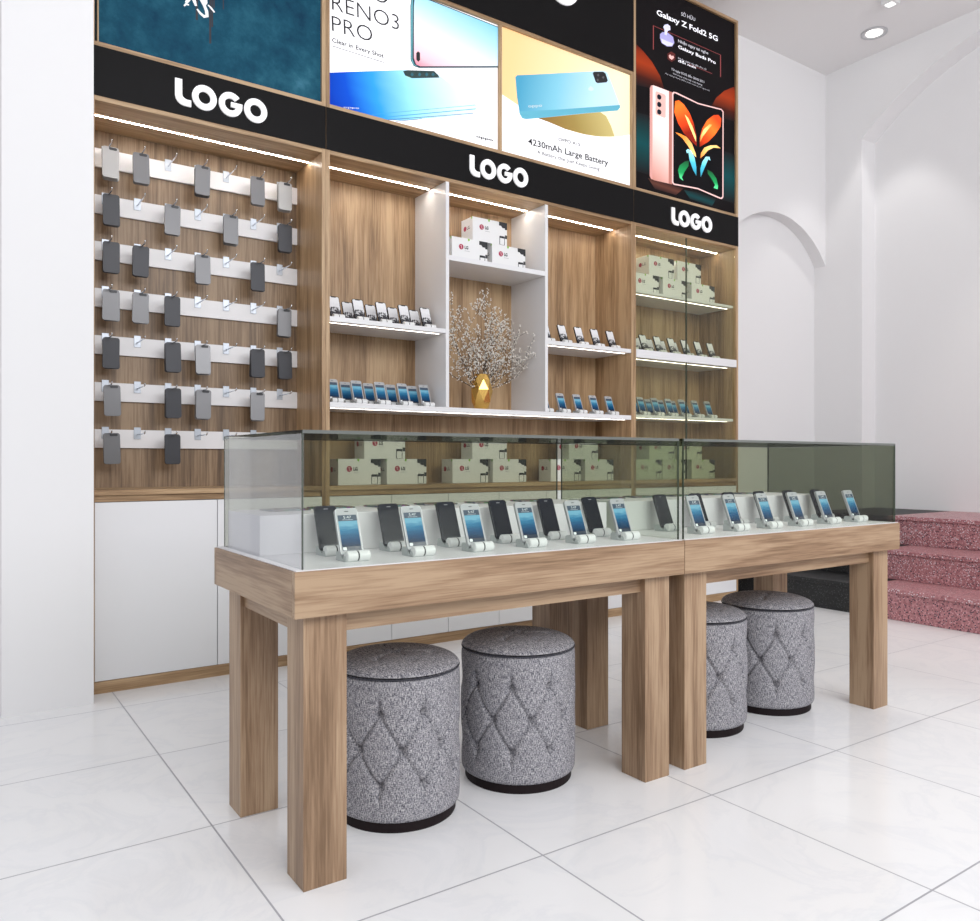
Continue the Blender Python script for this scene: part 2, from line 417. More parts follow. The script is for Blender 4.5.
LOGO_W, LOGO_H = 3.78, 1.0
def logo(name, x0, z0, w, parent, y, mat, h=None, depth=.012):
    """the word LOGO in heavy rounded geometric capitals, swept as solid letters"""
    k = w/LOGO_W; h = h or k
    def T(p): return (x0+p[0]*k, z0+p[1]*h)
    def ring(c, ro, ri, a0, a1, n):
        o = [(c+ro*math.cos(R(a0+(a1-a0)*i/n)), .5+ro*math.sin(R(a0+(a1-a0)*i/n))) for i in range(n+1)]
        i_ = [(c+ri*math.cos(R(a0+(a1-a0)*i/n)), .5+ri*math.sin(R(a0+(a1-a0)*i/n))) for i in range(n+1)]
        return o, i_
    L = [(0, 1), (0, .38)]+[(.38+.38*math.cos(R(180+90*i/8)), .38+.38*math.sin(R(180+90*i/8))) for i in range(1, 9)]+[(.62, 0), (.62, .25), (.42, .25)]+[(.42+.15*math.cos(R(270-90*i/5)), .42+.15*math.sin(R(270-90*i/5))) for i in range(1, 6)]+[(.27, 1)]
    obj(name, MB().prism([T(p) for p in L], y-depth, y, 1), mat, parent)
    for c in (1.15, 3.27):
        o, i_ = ring(c, .49, .245, 0, 360, 40)
        mb = MB()
        for q in range(40):
            quad = [T(o[q]), T(o[q+1]), T(i_[q+1]), T(i_[q])]
            vs = [(p[0], y-depth, p[1]) for p in quad]+[(p[0], y, p[1]) for p in quad]
            mb.add(vs, [(0, 1, 2, 3), (0, 1, 5, 4), (2, 3, 7, 6)])
        obj(name, mb, mat, parent, recalc=False)
    o, i_ = ring(2.215, .485, .245, 42, 352, 36)
    g = [T(p) for p in o]+[T((2.70, .60)), T((2.23, .60)), T((2.23, .41)), T((2.44, .41))]+[T(p) for p in reversed(i_[:-3])]
    obj(name, MB().prism(g, y-depth, y, 1), mat, parent)

def cabinet(name, label, x0, x1, doors, back=None):
    t = thing(name, label, 'cabinet', ((x0+x1)/2, (YF+YK)/2, 0))
    TH = .025
    for a in (x0, x1-TH): obj('side_panel', MB().box(a, a+TH, YF, YK, PL, TOPZ-TH), CWZ, t)
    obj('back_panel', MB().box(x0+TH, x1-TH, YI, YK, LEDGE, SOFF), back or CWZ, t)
    obj('soffit', MB().box(x0+TH, x1-TH, YF+.002, YI, SOFF, SOFF+.025), CWX, t)
    obj('ledge', MB().box(x0+TH, x1-TH, YF+.001, YK, LEDGE-.027, LEDGE), CWX, t)
    obj('rail_board', MB().box(x0+TH, x1-TH, YF+.02, YF+.04, DOORTOP, LEDGE-.027), CWX, t)
    obj('plinth', MB().box(x0, x1, YF+.003, YF+.02, 0, PL), CWX, t)
    n = len(doors)-1
    for a, b in zip(doors, doors[1:]): obj('door', MB().box(a+.002, b-.002, YF+.001, YF+.019, PL+.003, DOORTOP-.003), white_lac, t, bevel=.001)
    obj('carcass', MB().box(x0+TH, x1-TH, YF+.03, YK, PL, DOORTOP-.001), gap_m, t)
    s = obj('sign_board', MB().box(x0+.001, x1-.001, YF-.003, YF+.02, SOFF+.025, FTOP), black_lac, t)
    obj('poster_rail', MB().box(x0+TH, x1-TH, YF+.0, YF+.045, FTOP+.001, FTOP+.024), CWX, t)
    obj('top_panel', MB().box(x0, x1, YF, YK, TOPZ-TH, TOPZ), CWX, t)
    return t, s
def led(t, x0, x1, y, z, w=.012, h=.0015): obj('led_strip', MB().box(x0, x1, y-w/2, y+w/2, z-h, z-.0005), led_m if w > .01 else led_s, t)

# left cabinet with the accessory rails
c1, s1 = cabinet('wall_cabinet', 'oak wall cabinet at the left with seven white hook rails under a black sign', .651, 1.982, [.675, 1.318, 1.975], wood('rail_board_oak', 2, (.105, .062, .033), (.225, .142, .078), (.33, .225, .135), .8))  # back panel: browner oak, darkened evenly to carry this cabinet's shading too
logo('letter', 1.082, 3.241, .526, s1, YF-.003, sign_white, .143)
led(c1, .68, 1.952, 4.89, SOFF, .013)
RAILS = [3.055, 2.786, 2.516, 2.244, 1.971, 1.699, 1.426]
for z in RAILS: obj('hook_rail', MB().box(.677, 1.956, YI-.018, YI-.001, z-.108, z), white_mel, c1, bevel=.001)
# centre cabinet
c2, s2 = cabinet('wall_cabinet', 'wide oak wall cabinet in the centre with two tall white partitions and open shelves', 1.984, 4.646, [1.989, 2.444, 2.880, 3.308, 3.742, 4.182, 4.64])
logo('letter', 3.049, 3.241, .512, s2, YF-.003, sign_white, .143)
for a in (2.860, 3.730):
    obj('partition', MB().box(a, a+.026, YF+.001, YI, 1.613, SOFF), white_lac, c2)
led(c2, 2.03, 2.845, 4.89, SOFF, .013); led(c2, 2.90, 3.715, 4.89, SOFF, .013); led(c2, 3.77, 4.605, 4.89, SOFF, .013)
obj('shelf', MB().box(2.010, 2.859, YF+.002, YI, 2.120, 2.150), white_lac, c2)
obj('shelf', MB().box(3.757, 4.620, YF+.002, YI, 2.120, 2.150), white_lac, c2)
obj('shelf', MB().box(2.887, 3.729, YF+.002, YI, 2.628, 2.662), white_lac, c2)
obj('counter', MB().box(2.010, 4.620, YF+.001, YI, 1.578, 1.612), white_lac, c2)
for a, b in ((2.03, 2.84), (3.775, 4.605)): led(c2, a, b, 4.74, 2.120, .005)
led(c2, 2.03, 4.605, 4.74, 1.578, .005)
# upper sign above the posters
hdr = obj('header_board', MB().box(1.985, 4.645, YF-.003, YF+.02, 4.408, TOPZ-.026), black_lac, c2)
obj('poster_rail', MB().box(2.009, 4.621, YF, YF+.045, 4.382, 4.407), CWX, c2)
logo('letter', 2.84, 4.705, 1.22, hdr, YF-.003, sign_white, .33)
obj('poster_rail', MB().box(3.307, 3.332, YF, YF+.045, FTOP+.025, 4.381), CWZ, c2)
# right cabinet with glass doors
c3, s3 = cabinet('wall_cabinet', 'oak wall cabinet at the right end with sliding glass doors and lit shelves', 4.648, 5.962, [4.652, 5.30, 5.957])
logo('letter', 5.082, 3.241, .512, s3, YF-.003, sign_white, .143)
led(c3, 4.69, 5.92, 4.89, SOFF, .013)
for z, th in ((2.652, .022), (1.625, .024)):
    obj('shelf', MB().box(4.675, 5.935, YF+.035, YI, z-th, z), white_lac, c3)
    led(c3, 4.69, 5.92, 4.77, z-th, .005)
obj('shelf', MB().box(4.675, 5.935, YF-.004, YI, 2.090, 2.156), white_lac, c3)
led(c3, 4.69, 5.92, 4.77, 2.090, .005)
for z0, z1 in ((LEDGE+.002, 2.088), (2.158, SOFF-.002)):
    for k, (a, b) in enumerate(((4.676, 5.296), (5.292, 5.934))):
        obj('glass_door', MB().box(a, b, YF+.010+.008*k, YF+.016+.008*k, z0, z1), g_door, c3)
    obj('door_edge', MB().box(5.289, 5.292, YF+.009, YF+.025, z0, z1), g_edge, c3)

# ------------------------------------------------------------------ posters
ZP0 = FTOP+.025
def poster(label, x0, x1, z1, mat):
    t = thing('poster', label, 'poster', ((x0+x1)/2, YF+.03, ZP0))
    obj('panel', MB().box(x0, x1, YF+.018, YF+.028, ZP0, z1), mat, t)
    return t
YP = YF+.018
lay = [0]
def pp(t, name, pts, mat, dy=None, raw=False):
    lay[0] += 1
    return flat_obj(name, pts if raw else [P(u, v, YP) for u, v in pts], YP-.0004*(dy if dy else 1), mat, t)
def ptext(t, s, a, b, capv, mat, off=0, dy=6, name='lettering'):
    """a, b: baseline ends in the photograph; capv: top of first letter straight above a"""
    p0, p1 = P(*a, YP), P(*b, YP); h = P(a[0], capv, YP)[1]-p0[1]
    return text_on(name, s, p0, p1, h, YP-.0004*dy, mat, t, off)
# teal poster
def teal():
    m, nt, b = base_mat('teal_canvas')
    tc = node(nt, 'ShaderNodeTexCoord'); n = node(nt, 'ShaderNodeTexNoise'); n.inputs['Scale'].default_value = 3.2; n.inputs['Detail'].default_value = 9; n.inputs['Roughness'].default_value = .7
    lk(nt, tc.outputs['Object'], n.inputs['Vector'])
    rp = ramp(nt, [(.3, (.002, .026, .06)), (.48, (.006, .058, .10)), (.62, (.016, .095, .145)), (.75, (.045, .16, .23))]); lk(nt, n.outputs[0], rp.inputs[0])
    lk(nt, rp.outputs[0], b.inputs['Base Color']); b.inputs['Roughness'].default_value = .6; b.inputs['Specular IOR Level'].default_value = .12
    lk(nt, rp.outputs[0], b.inputs['Emission Color']); b.inputs['Emission Strength'].default_value = .2
    return m
t1 = poster('tall mottled teal poster with dark drips and a white brush splash above the left cabinet', .697, 1.956, TOPZ-.026, teal())
obj('frame', MB().box(.690, .6965, YF, YF+.03, ZP0, TOPZ-.026), CWZ, t1)
for u0, u1, v in ((209.2, 211.2, 43.5), (211.4, 213, 27), (195.7, 198, 20), (222.8, 223.8, 9.3), (213.4, 214.6, 8)):
    a, b = P(u0, v, YP), P(u1, v, YP); pp(t1, 'drip', [a, b, (b[0], a[1]+1.2), (a[0], a[1]+1.2)], plain('drip_ink', (.02, .02, .03), .4), 1, True)
splash = plain('white_paint_stroke', (.8, .82, .83), .5, emit=.2)
def stroke(t, pts, w, mat, dy=2, name='brush_stroke'):
    q = [Vector(P(u, v, YP)) for u, v in pts]; lft = []; rgt = []
    for i, p in enumerate(q):
        d = (q[min(i+1, len(q)-1)]-q[max(0, i-1)]).normalized(); nrm = Vector((-d.y, d.x)); ww = w*(.35+.65*math.sin(math.pi*(i+.5)/len(q)))
        lft.append(tuple(p+nrm*ww)); rgt.append(tuple(p-nrm*ww))
    return pp(t, name, lft+rgt[::-1], mat, dy, True)
for pts, w in (([(186, 3), (188, 0), (191, -4), (194, 0), (196, 6)], .012), ([(197, 9), (200, 13), (204, 16.5), (207, 16), (206.5, 11), (204.5, 6), (201, 0), (199, -8)], .010),
               ([(184, 6), (186, 4), (189, 5)], .006), ([(208, 5), (211, 8), (214.5, 12.5)], .006), ([(190, -6), (198, -18), (207, -26), (214, -20)], .02), ([(180, -20), (192, -30), (206, -44), (216, -40)], .025)):
    stroke(t1, pts, w, splash)
pp(t1, 'brush_stroke', [(201, 0), (203, 5), (206, 5.5), (207.5, 3), (207, -2), (203, -3)], splash, 3)
# phone poster, white
E1 = .42
pw_m = plain('lightbox_white', (.93, .93, .95), .3, emit=E1)
t2 = poster('backlit white phone poster with thin capitals and a blue handset lying along its foot', 2.010, 3.306, 4.381, pw_m)
ink = plain('poster_ink', (.012, .012, .016), .4); ink2 = plain('poster_ink_grey', (.12, .12, .13), .5)
ptext(t2, 'PRO', (332, 31), (372.5, 42.5), 14.5, ink, -.012)
ptext(t2, 'RENO3', (332, 9.7), (399, 30.5), -7, ink, -.012)
ptext(t2, 'OPPO', (332, -12), (388, 5), -29, ink, -.012)
ptext(t2, 'Clear in Every Shot', (332, 42), (383.6, 58), 37.5, ink, .012)
pp(t2, 'lettering', [(332, 45.6), (384, 62.3), (384, 62.9), (332, 46.2)], ink2, 3)
blue_g = grad('print_blue_body', [(0, (.001, .02, .33)), (.2, (.003, .07, .52)), (.38, (.03, .30, .75)), (.58, (.28, .66, .85)), (.95, (.66, .83, .90))], (.95, 0, .12), E1, noise=.08)
body = [(327.3, 72.7), (345, 72), (405, 70), (430, 71), (437, 73.5), (455, 87), (474.5, 101), (476.5, 106), (475.5, 111), (471, 114.5), (440, 117.5), (400, 120.5), (380, 119.5), (327.3, 104.5)]
pp(t2, 'handset_picture', body, blue_g, 1)
navy = plain('print_navy', (.003, .03, .13), .4, emit=E1); sky = plain('print_sky', (.03, .30, .55), .4, emit=E1); darkg = plain('print_dark_green', (.02, .05, .05), .3, emit=.2)
for a, b, m_, w in (((378, 117.5), (476, 108.5), sky, .7), ((388, 119.6), (474, 113), navy, .5), ((372, 114.3), (476, 104.8), sky, .4), ((396, 121.2), (422, 118.6), navy, .5)):
    pp(t2, 'print_line', [a, b, (b[0], b[1]+w), (a[0], a[1]+w)], m_, 2)
pp(t2, 'camera_picture', [(403, 71), (408, 70.2), (434, 71), (438, 75), (439.5, 77.7), (412, 78.3), (405, 75.5)], darkg, 3)
pp(t2, 'camera_picture', [(402.2, 71), (404, 70.6), (412.5, 78.4), (407, 78)], plain('print_mint', (.35, .7, .6), .3, emit=E1), 2)
for u in (412, 419.5, 426.5, 433): pp(t2, 'camera_lens', [(u-1.8, 74.5), (u, 72.6), (u+1.8, 74.5), (u, 76.6)], plain('print_lens', (.03, .12, .16), .2, emit=.4), 4)
rose = grad('print_rose_screen', [(0, (.85, .22, .30)), (.12, (.88, .52, .58)), (.4, (.80, .76, .83)), (.75, (.42, .68, .82)), (1, (.22, .56, .74))], (.22, 0, .8), E1)
pp(t2, 'handset_edge', [(410.3, 6), (411.5, -3), (415, -6), (431, 0), (497.8, 26.8), (497.8, 67.7), (419, 68), (413.5, 66), (410.5, 60)], plain('print_edge', (.01, .05, .07), .3, emit=.3), 3)
pp(t2, 'handset_edge', [(410.9, 6), (412, -2), (412.9, 0), (412.2, 59), (414, 64.5), (418, 66.6), (413.5, 65.3), (411.2, 60)], plain('print_edge_teal', (.12, .35, .4), .3, emit=E1), 4)
pp(t2, 'screen_picture', [(413.8, 6), (414.5, -1), (418, -3), (431, 1), (497.8, 27.6), (497.8, 66.2), (420, 66.3), (416, 64.5), (413.8, 58)], rose, 5)
pp(t2, 'screen_picture', [(416, 53.5), (417.7, 51.3), (419.8, 53), (420, 60), (418.2, 62), (416.2, 60)], ink, 7)
ptext(t2, 'oppo', (476, 137.2), (493, 141.6), 134.4, ink, .02)
ptext(t2, 'oppo', (343.5, 108), (359, 109), 106.2, icon_m, .01, 4)
# battery poster
t3 = poster('backlit cream and white battery poster with a pale blue phone tilted across it', 3.332, 4.621, 4.381, pw_m)
cream = grad('print_cream', [(0, (.86, .56, .27)), (.35, (.88, .68, .41)), (.7, (.88, .80, .56)), (1, (.84, .76, .48))], (.9, 0, -.1), E1)
curve = [(502, 94.5), (508, 98.5), (517, 104.5), (530, 112), (545, 120), (565, 129), (580, 133.5), (595, 136.2), (610, 137), (622, 136.2), (632.3, 134)]
pp(t3, 'colour_field', curve+[(632.3, 72.5), (600, 58.5), (560, 43), (530, 33), (502, 27)], cream, 1)
olive = grad('print_shadow', [(0, (.25, .13, .035)), (.45, (.34, .24, .07)), (1, (.60, .50, .20))], (.9, 0, .1), .35)
pp(t3, 'shadow_picture', [(538, 118.2), (560, 115.5), (600, 112), (606, 116), (611, 126), (614.5, 136.5), (600, 136.6), (585, 134.5), (565, 129), (548, 121.8)], olive, 2)
pb = grad('print_pale_blue', [(0, (.07, .31, .47)), (.3, (.20, .50, .63)), (.65, (.46, .69, .78)), (1, (.60, .78, .85))], (.95, 0, -.1), E1)
pp(t3, 'handset_picture', [(515.3, 77.2), (517, 75.3), (535, 74.6), (600, 71), (605.5, 71.2), (607.5, 73), (614, 90), (619.9, 106), (619, 109.2), (616, 110.8), (585, 113.4), (545, 117.6), (526, 119.2), (522, 118.2), (519.5, 113), (517, 97)], pb, 3)
pp(t3, 'handset_edge', [(519, 111.5), (560, 109.5), (619.8, 105), (620, 107.5), (617.5, 110.7), (585, 113.2), (526, 119), (522, 118), (519.6, 114)], plain('print_edge_blue', (.10, .38, .50), .3, emit=E1), 4)
pp(t3, 'camera_picture', [(592.5, 73.2), (594, 71.9), (603, 71.8), (605.4, 73.5), (607.6, 80.5), (606.5, 82.4), (597.5, 83.2), (595.5, 82)], ink, 5)
for u, v in ((598, 75.2), (603, 77.5), (597.5, 80.2)): pp(t3, 'camera_lens', [(u-1.3, v), (u, v-1.5), (u+1.3, v), (u, v+1.5)], ink2, 6)
pp(t3, 'print_ring', [(588, 88.5), (590.5, 86), (593.3, 88), (593.5, 90.2), (591, 91.2), (588.5, 90.3)], plain('print_ring', (.55, .78, .86), .3, emit=E1), 5)
ptext(t3, 'oppo', (528.3, 107.6), (542, 106.7), 104.6, icon_m, 0, 6)
ptext(t3, 'OPPO A15', (558.3, 140.8), (580, 146.3), 137.2, ink2, .008)
ptext(t3, '4230mAh Large Battery', (528, 144.2), (608, 165.8), 137.6, ink, .014)
ptext(t3, 'A Battery that Just Keeps Going', (537, 153.6), (599.5, 170.8), 149.8, ink2, .004)
# dark folding phone poster
dk = plain('lightbox_black', (.008, .0065, .0075), .6, emit=.2, spec=.08)
t4 = poster('tall dark phone poster with orange petals above the right glass cabinet', 4.675, 5.935, TOPZ-.026, dk)
E4 = .5
def emi(name, c, e=E4): return plain(name, c, .6, emit=e, spec=.08)
glow_t = grad('print_teal_glow', [(0, (.009, .0075, .0085)), (.5, (.004, .055, .06)), (1, (.009, .0075, .0085))], (0, 0, 1), E4)
glow_r = grad('print_red_glow', [(0, (.009, .0075, .0085)), (.25, (.05, .01, .006)), (.6, (.30, .035, .008)), (.85, (.22, .025, .007)), (1, (.05, .01, .008))], (0, 0, 1), E4)
pp(t4, 'colour_field', [(636.3, 112), (655, 117), (655, 177), (636.3, 171)], glow_t, 1)
pp(t4, 'colour_field', [(716, 148), (735.8, 155), (735.8, 204), (716, 198)], glow_t, 1)
pp(t4, 'colour_field', [(636, 44), (643, 51), (652, 62), (660, 76), (665, 92), (650, 88), (636, 85)], glow_r, 2)
pp(t4, 'colour_field', [(711.5, 106), (716, 98), (724, 91), (735.6, 86), (735.6, 122), (722, 118)], glow_r, 2)
pp(t4, 'colour_field', [(648, 178), (672, 183), (684, 188), (676, 195), (655, 189)], grad('print_ember', [(0, (.009, .0075, .0085)), (.5, (.10, .035, .025)), (1, (.009, .0075, .0085))], (.2, 0, .9), E4), 2)
pp(t4, 'colour_field', [(684, 190), (700, 193), (716, 199), (712, 206), (690, 199)], grad('print_teal2', [(0, (.009, .0075, .0085)), (.5, (.006, .045, .05)), (1, (.009, .0075, .0085))], (.2, 0, .9), E4), 2)
W4 = emi('print_white', (.9, .9, .95)); W5 = emi('print_soft_white', (.55, .55, .6)); RO = emi('print_rose_line', (.30, .07, .07))
ptext(t4, 'SỞ HỮU', (681, 15.5), (695, 21.3), 12, W5, .01)
ptext(t4, 'Galaxy Z Fold2 5G', (656.5, 14.8), (717.5, 41.5), 9.2, W4, .02)
rect = [(653.3, 25.7), (720.5, 55), (720.5, 77), (653.3, 49.5)]
for i in range(4):
    a, b = rect[i], rect[(i+1) % 4]
    if i == 2: a = (712, 73.7); b = (688, 63.8)
    d = .35
    pp(t4, 'print_line', [(a[0]-d, a[1]-d), (b[0]-d, b[1]-d), (b[0]+d, b[1]+d), (a[0]+d, a[1]+d)], RO, 2)
LV = emi('print_lavender', (.36, .34, .62)); LV2 = emi('print_lavender_pale', (.62, .62, .82))
pp(t4, 'earbud_case_picture', [(660, 34), (662.5, 32), (668, 33), (673, 37), (674.2, 43), (672, 46.5), (667, 46.5), (661.5, 43), (659.8, 38)], LV, 3)
pp(t4, 'earbud_case_picture', [(661, 38.5), (667, 41.2), (673.5, 43.5), (671.5, 46), (667, 46), (662, 43)], LV2, 4)
pp(t4, 'earbud_case_picture', [(663, 27), (664.5, 24.8), (667.5, 24.2), (670, 26.3), (670.3, 30), (667.5, 31), (666.5, 35.5), (664.3, 34.5), (664.3, 30)], LV2, 5)
ptext(t4, 'Nhận ngay tai nghe', (678, 42.2), (708, 54.6), 39.3, W5, .01)
ptext(t4, 'Galaxy Buds Pro', (678, 48.2), (715.5, 64.3), 44.8, W4, .02)
ptext(t4, 'Nhận ngay ưu đãi thu cũ', (678, 59), (706, 70.3), 57.2, W5, 0)
ptext(t4, 'đổi mới', (678, 61.7), (695.5, 68.9), 59.6, W4, .02)
pp(t4, 'heart_picture', [P_ for P_ in [(667.3, 54), (671, 51.5), (675, 54), (675.2, 59.5), (671.5, 62), (667.5, 59)]], emi('print_brown', (.10, .022, .02)), 3)
pp(t4, 'heart_picture', [(668.6, 55.5), (670, 54.4), (671.3, 56), (673.2, 55.8), (674, 57.8), (671.6, 60), (669.2, 58)], emi('print_heart', (.75, .45, .42)), 4)
ptext(t4, 'Từ ngày 05.02 đến 28.02.2021', (671, 70), (704, 83.2), 67.7, W5, .005)
ptext(t4, 'khi mua máy tại cửa hàng', (673, 74.2), (702, 85.9), 72.6, W5, .0)
ptext(t4, 'Áp dụng theo điều kiện của chương trình', (665, 74), (709.5, 91.5), 72.6, W5, -.01)
# folding phone: rose back cover
gold_b = grad('print_rose_gold', [(0, (.50, .20, .16)), (.3, (.80, .52, .47)), (.6, (.92, .76, .73)), (1, (.86, .66, .63))], (.15, 0, .85), E4)
pp(t4, 'cover_picture', [(649.8, 88), (651, 85.5), (653.5, 85.4), (672.5, 92.5), (672.3, 184.5), (655, 180.5), (651, 179), (649.6, 176)], gold_b, 3)
pp(t4, 'cover_picture', [(649.8, 88), (651, 85.5), (652.6, 85.8), (652.2, 179.6), (650.4, 178), (649.6, 175)], emi('print_rose_edge', (.60, .30, .27)), 4)
pp(t4, 'cover_picture', [(668.8, 91.2), (672.5, 92.5), (672.3, 184.5), (668.5, 183.6)], emi('print_rose_dark', (.42, .17, .14)), 4)
pp(t4, 'camera_bump_picture', [(655.3, 92.5), (656.5, 91.5), (664.5, 94.6), (665.5, 96), (665.5, 117), (664.3, 118), (656.3, 114.8), (655.3, 113.5)], emi('print_bump', (.70, .42, .38)), 5)
for v in (97, 104.5, 112):
    pp(t4, 'camera_lens', [P_ for P_ in [(656.8, v-1), (658, v-2.7), (660, v-2.2), (661.3, v), (660.8, v+2.3), (659, v+2.8), (657.2, v+1.7)]], emi('print_lens_black', (.01, .012, .02)), 6)
# inner display
edge = [(671.8, 93.5), (673, 91.8), (676, 92.3), (698, 103), (721, 109), (723.3, 111.5), (723.2, 197), (721.8, 199.2), (719, 198.6), (697.5, 189.3), (673.5, 184.9), (671.6, 182.5)]
pp(t4, 'display_rim', edge, emi('print_rim', (.80, .52, .50)), 7)
inn = [(673.1, 94.5), (674.3, 93.1), (698, 104.3), (721, 110.2), (722.3, 112.3), (722.1, 196.5), (720.5, 197.8), (697.5, 188), (674, 183.6), (673, 182)]
pp(t4, 'display_picture', inn, emi('print_display', (.006, .0055, .007), .3), 8)
def Q(x, y): return (630+x/7.087, 80+y/7.087)
def petal(pts, stops, vec, dy=9):
    pp(t4, 'petal_picture', [Q(*p) for p in pts], grad('print_petal', stops, vec, .9), dy)
OR = [(0, (.20, .01, .004)), (.35, (.70, .06, .01)), (.7, (.90, .16, .02)), (1, (.55, .05, .01))]
petal([(318, 150), (345, 145), (380, 175), (420, 235), (450, 310), (468, 390), (470, 470), (440, 440), (380, 380), (340, 310), (312, 230)], OR, (-.4, 0, .9))
petal([(492, 475), (492, 410), (510, 345), (545, 285), (590, 250), (625, 248), (645, 275), (640, 330), (600, 390), (550, 440)], OR, (.4, 0, .8))
YE = [(0, (.75, .22, .03)), (.5, (.95, .62, .22)), (1, (.80, .30, .06))]
petal([(385, 245), (410, 270), (440, 330), (465, 400), (466, 440), (440, 380), (410, 310)], YE, (.5, 0, .5), 10)
petal([(494, 440), (500, 390), (520, 350), (560, 315), (580, 318), (545, 360), (515, 400)], YE, (.5, 0, .5), 10)
petal([(318, 372), (350, 380), (400, 405), (435, 450), (462, 520), (467, 550), (440, 520), (410, 470), (370, 415)], YE, (.5, 0, -.2), 10)
petal([(497, 555), (500, 520), (525, 480), (565, 465), (610, 463), (640, 485), (590, 480), (550, 500), (520, 535)], YE, (.5, 0, .3), 10)
BL = [(0, (.02, .20, .30)), (.5, (.06, .42, .58)), (1, (.35, .75, .85))]
petal([(396, 500), (408, 490), (430, 500), (455, 550), (468, 620), (468, 680), (445, 640), (420, 570), (412, 515), (400, 520)], BL, (0, 0, 1), 10)
petal([(498, 690), (496, 630), (510, 580), (535, 545), (560, 545), (568, 572), (552, 562), (540, 590), (515, 650)], BL, (0, 0, 1), 10)
GR = [(0, (.10, .70, .28)), (.35, (.01, .25, .07)), (1, (.008, .05, .02))]
petal([(338, 640), (350, 605), (385, 580), (415, 572), (412, 610), (385, 650), (365, 690), (375, 715), (350, 695)], GR, (0, 0, 1), 10)
petal([(545, 635), (580, 655), (610, 700), (622, 750), (618, 775), (590, 765), (600, 745), (575, 700), (550, 665)], GR, (0, 0, 1), 10)

# ------------------------------------------------------------------ phone cases and hooks
ORD = ['first', 'second', 'third', 'fourth', 'fifth', 'sixth', 'seventh', 'eighth', 'ninth']
HX = [.792+.1738*i for i in range(7)]
def hook_proto():
    t = thing('display_hook', '', 'hook')
    obj('wall_plate', MB().box(-.019, .019, -.004, 0, -.047, .022), plate_m, t, bevel=.001, local=True)
    obj('rod', MB().tube([(0, 0, -.02), (0, -.20, -.02), (0, -.212, -.016), (0, -.22, -.006)], .0038, 8), chrome, t, smooth=True, local=True)
    return t
def case_proto(kind):
    t = thing('phone_case', '', 'phone case')
    W, H = .0440, .176
    # origin at the camera hole the rod passes through
    o = obj('shell', MB().prism(rrect(-W, W, -H+.006, .006, .014), -.0055, .0055, 1), case_m[kind], t, bevel=.002, local=True)
    obj('camera_cutout', MB().prism(rrect(-.010, .032, -.012, .003, .0065, 4), -.0062, -.0050, 1), cut_m, t, local=True)
    return t
hook_p = hook_proto(); case_p = {k: case_proto(k) for k in case_m}
cases = [{0: 'lll', 1: 'mm', 3: 'mdd', 5: 'mm', 6: 'lll'}, {0: 'dd', 2: 'mm', 4: 'mmm', 6: 'dd'}, {0: 'dd', 1: 'dd', 3: 'mm', 5: 'dd'},
         {0: 'mm', 1: 'mm', 2: 'dd', 6: 'mmm'}, {0: 'dd', 2: 'dd', 3: 'sss', 5: 'dd', 6: 'dd'}, {0: 'm', 2: 'dd', 3: 'sss', 5: 'sss'}, {0: 'm', 2: 'dd'}]
kn = {'l': 'light', 's': 'soft', 'm': 'mid', 'd': 'dark'}; cn = {'l': 'light silver', 's': 'pale grey', 'm': 'mid grey', 'd': 'charcoal'}
RN = ['top', 'second', 'third', 'fourth', 'fifth', 'sixth', 'bottom']
for r, z in enumerate(RAILS):
    for c, x in enumerate(HX):
        if r == 6 and c > 5: continue
        st = cases[r].get(c, '')
        place(hook_p, used, (x, YI-.0185, z-.007), f"{'loaded' if st else 'bare'} chrome hook, {ORD[c]} from the left on the {RN[r]} white rail", 'chrome hooks on the accessory rails')
        n = len(st); front = .125 if n > 1 else .14
        for k, ch in enumerate(st):
            pos = '' if n == 1 else (' in front of its stack' if k == 0 else (' at the back of its stack' if k == n-1 else ' in the middle of its stack'))
            lab = f"{cn[ch]} phone case{pos}, {ORD[c]} hook of the {RN[r]} rail"
            place(case_p[kn[ch]], used, (x+.002*k+random.uniform(-.003, .003)+(.010, -.004, -.002, .0, -.004, -.012, -.010)[c], YI-.02-front+.017*k, z-.027-.0045-.002*k), lab, 'phone cases on the accessory rails', (random.uniform(-.02, .02), R(random.uniform(-1.5, 1.5)), 0))

# ------------------------------------------------------------------ handsets and cradles
PH, PW, PT = .152, .077, .011
def streaks():
    m, nt, b = base_mat('wallpaper_blue')
    tc = node(nt, 'ShaderNodeTexCoord'); sp = node(nt, 'ShaderNodeSeparateXYZ'); lk(nt, tc.outputs['Generated'], sp.inputs[0])
    mp = node(nt, 'ShaderNodeMapping'); mp.inputs['Rotation'].default_value = (0, R(38), 0); mp.inputs['Scale'].default_value = (2.5, 1, 26)
    lk(nt, tc.outputs['Generated'], mp.inputs['Vector']); n = node(nt, 'ShaderNodeTexNoise'); n.inputs['Scale'].default_value = 1; lk(nt, mp.outputs[0], n.inputs['Vector'])
    a = node(nt, 'ShaderNodeMath', op='MULTIPLY_ADD'); lk(nt, n.outputs[0], a.inputs[0]); a.inputs[1].default_value = .28; lk(nt, sp.outputs[2], a.inputs[2])
    rp = ramp(nt, [(.12, (.002, .012, .035)), (.45, (.002, .045, .115)), (.8, (.018, .13, .24)), (1.0, (.11, .28, .38))]); lk(nt, a.outputs[0], rp.inputs[0])
    lk(nt, rp.outputs[0], b.inputs['Base Color']); lk(nt, rp.outputs[0], b.inputs['Emission Color']); b.inputs['Emission Strength'].default_value = .5
    b.inputs['Roughness'].default_value = .25; b.inputs['Specular IOR Level'].default_value = .25
    return m
wall_blue = streaks()
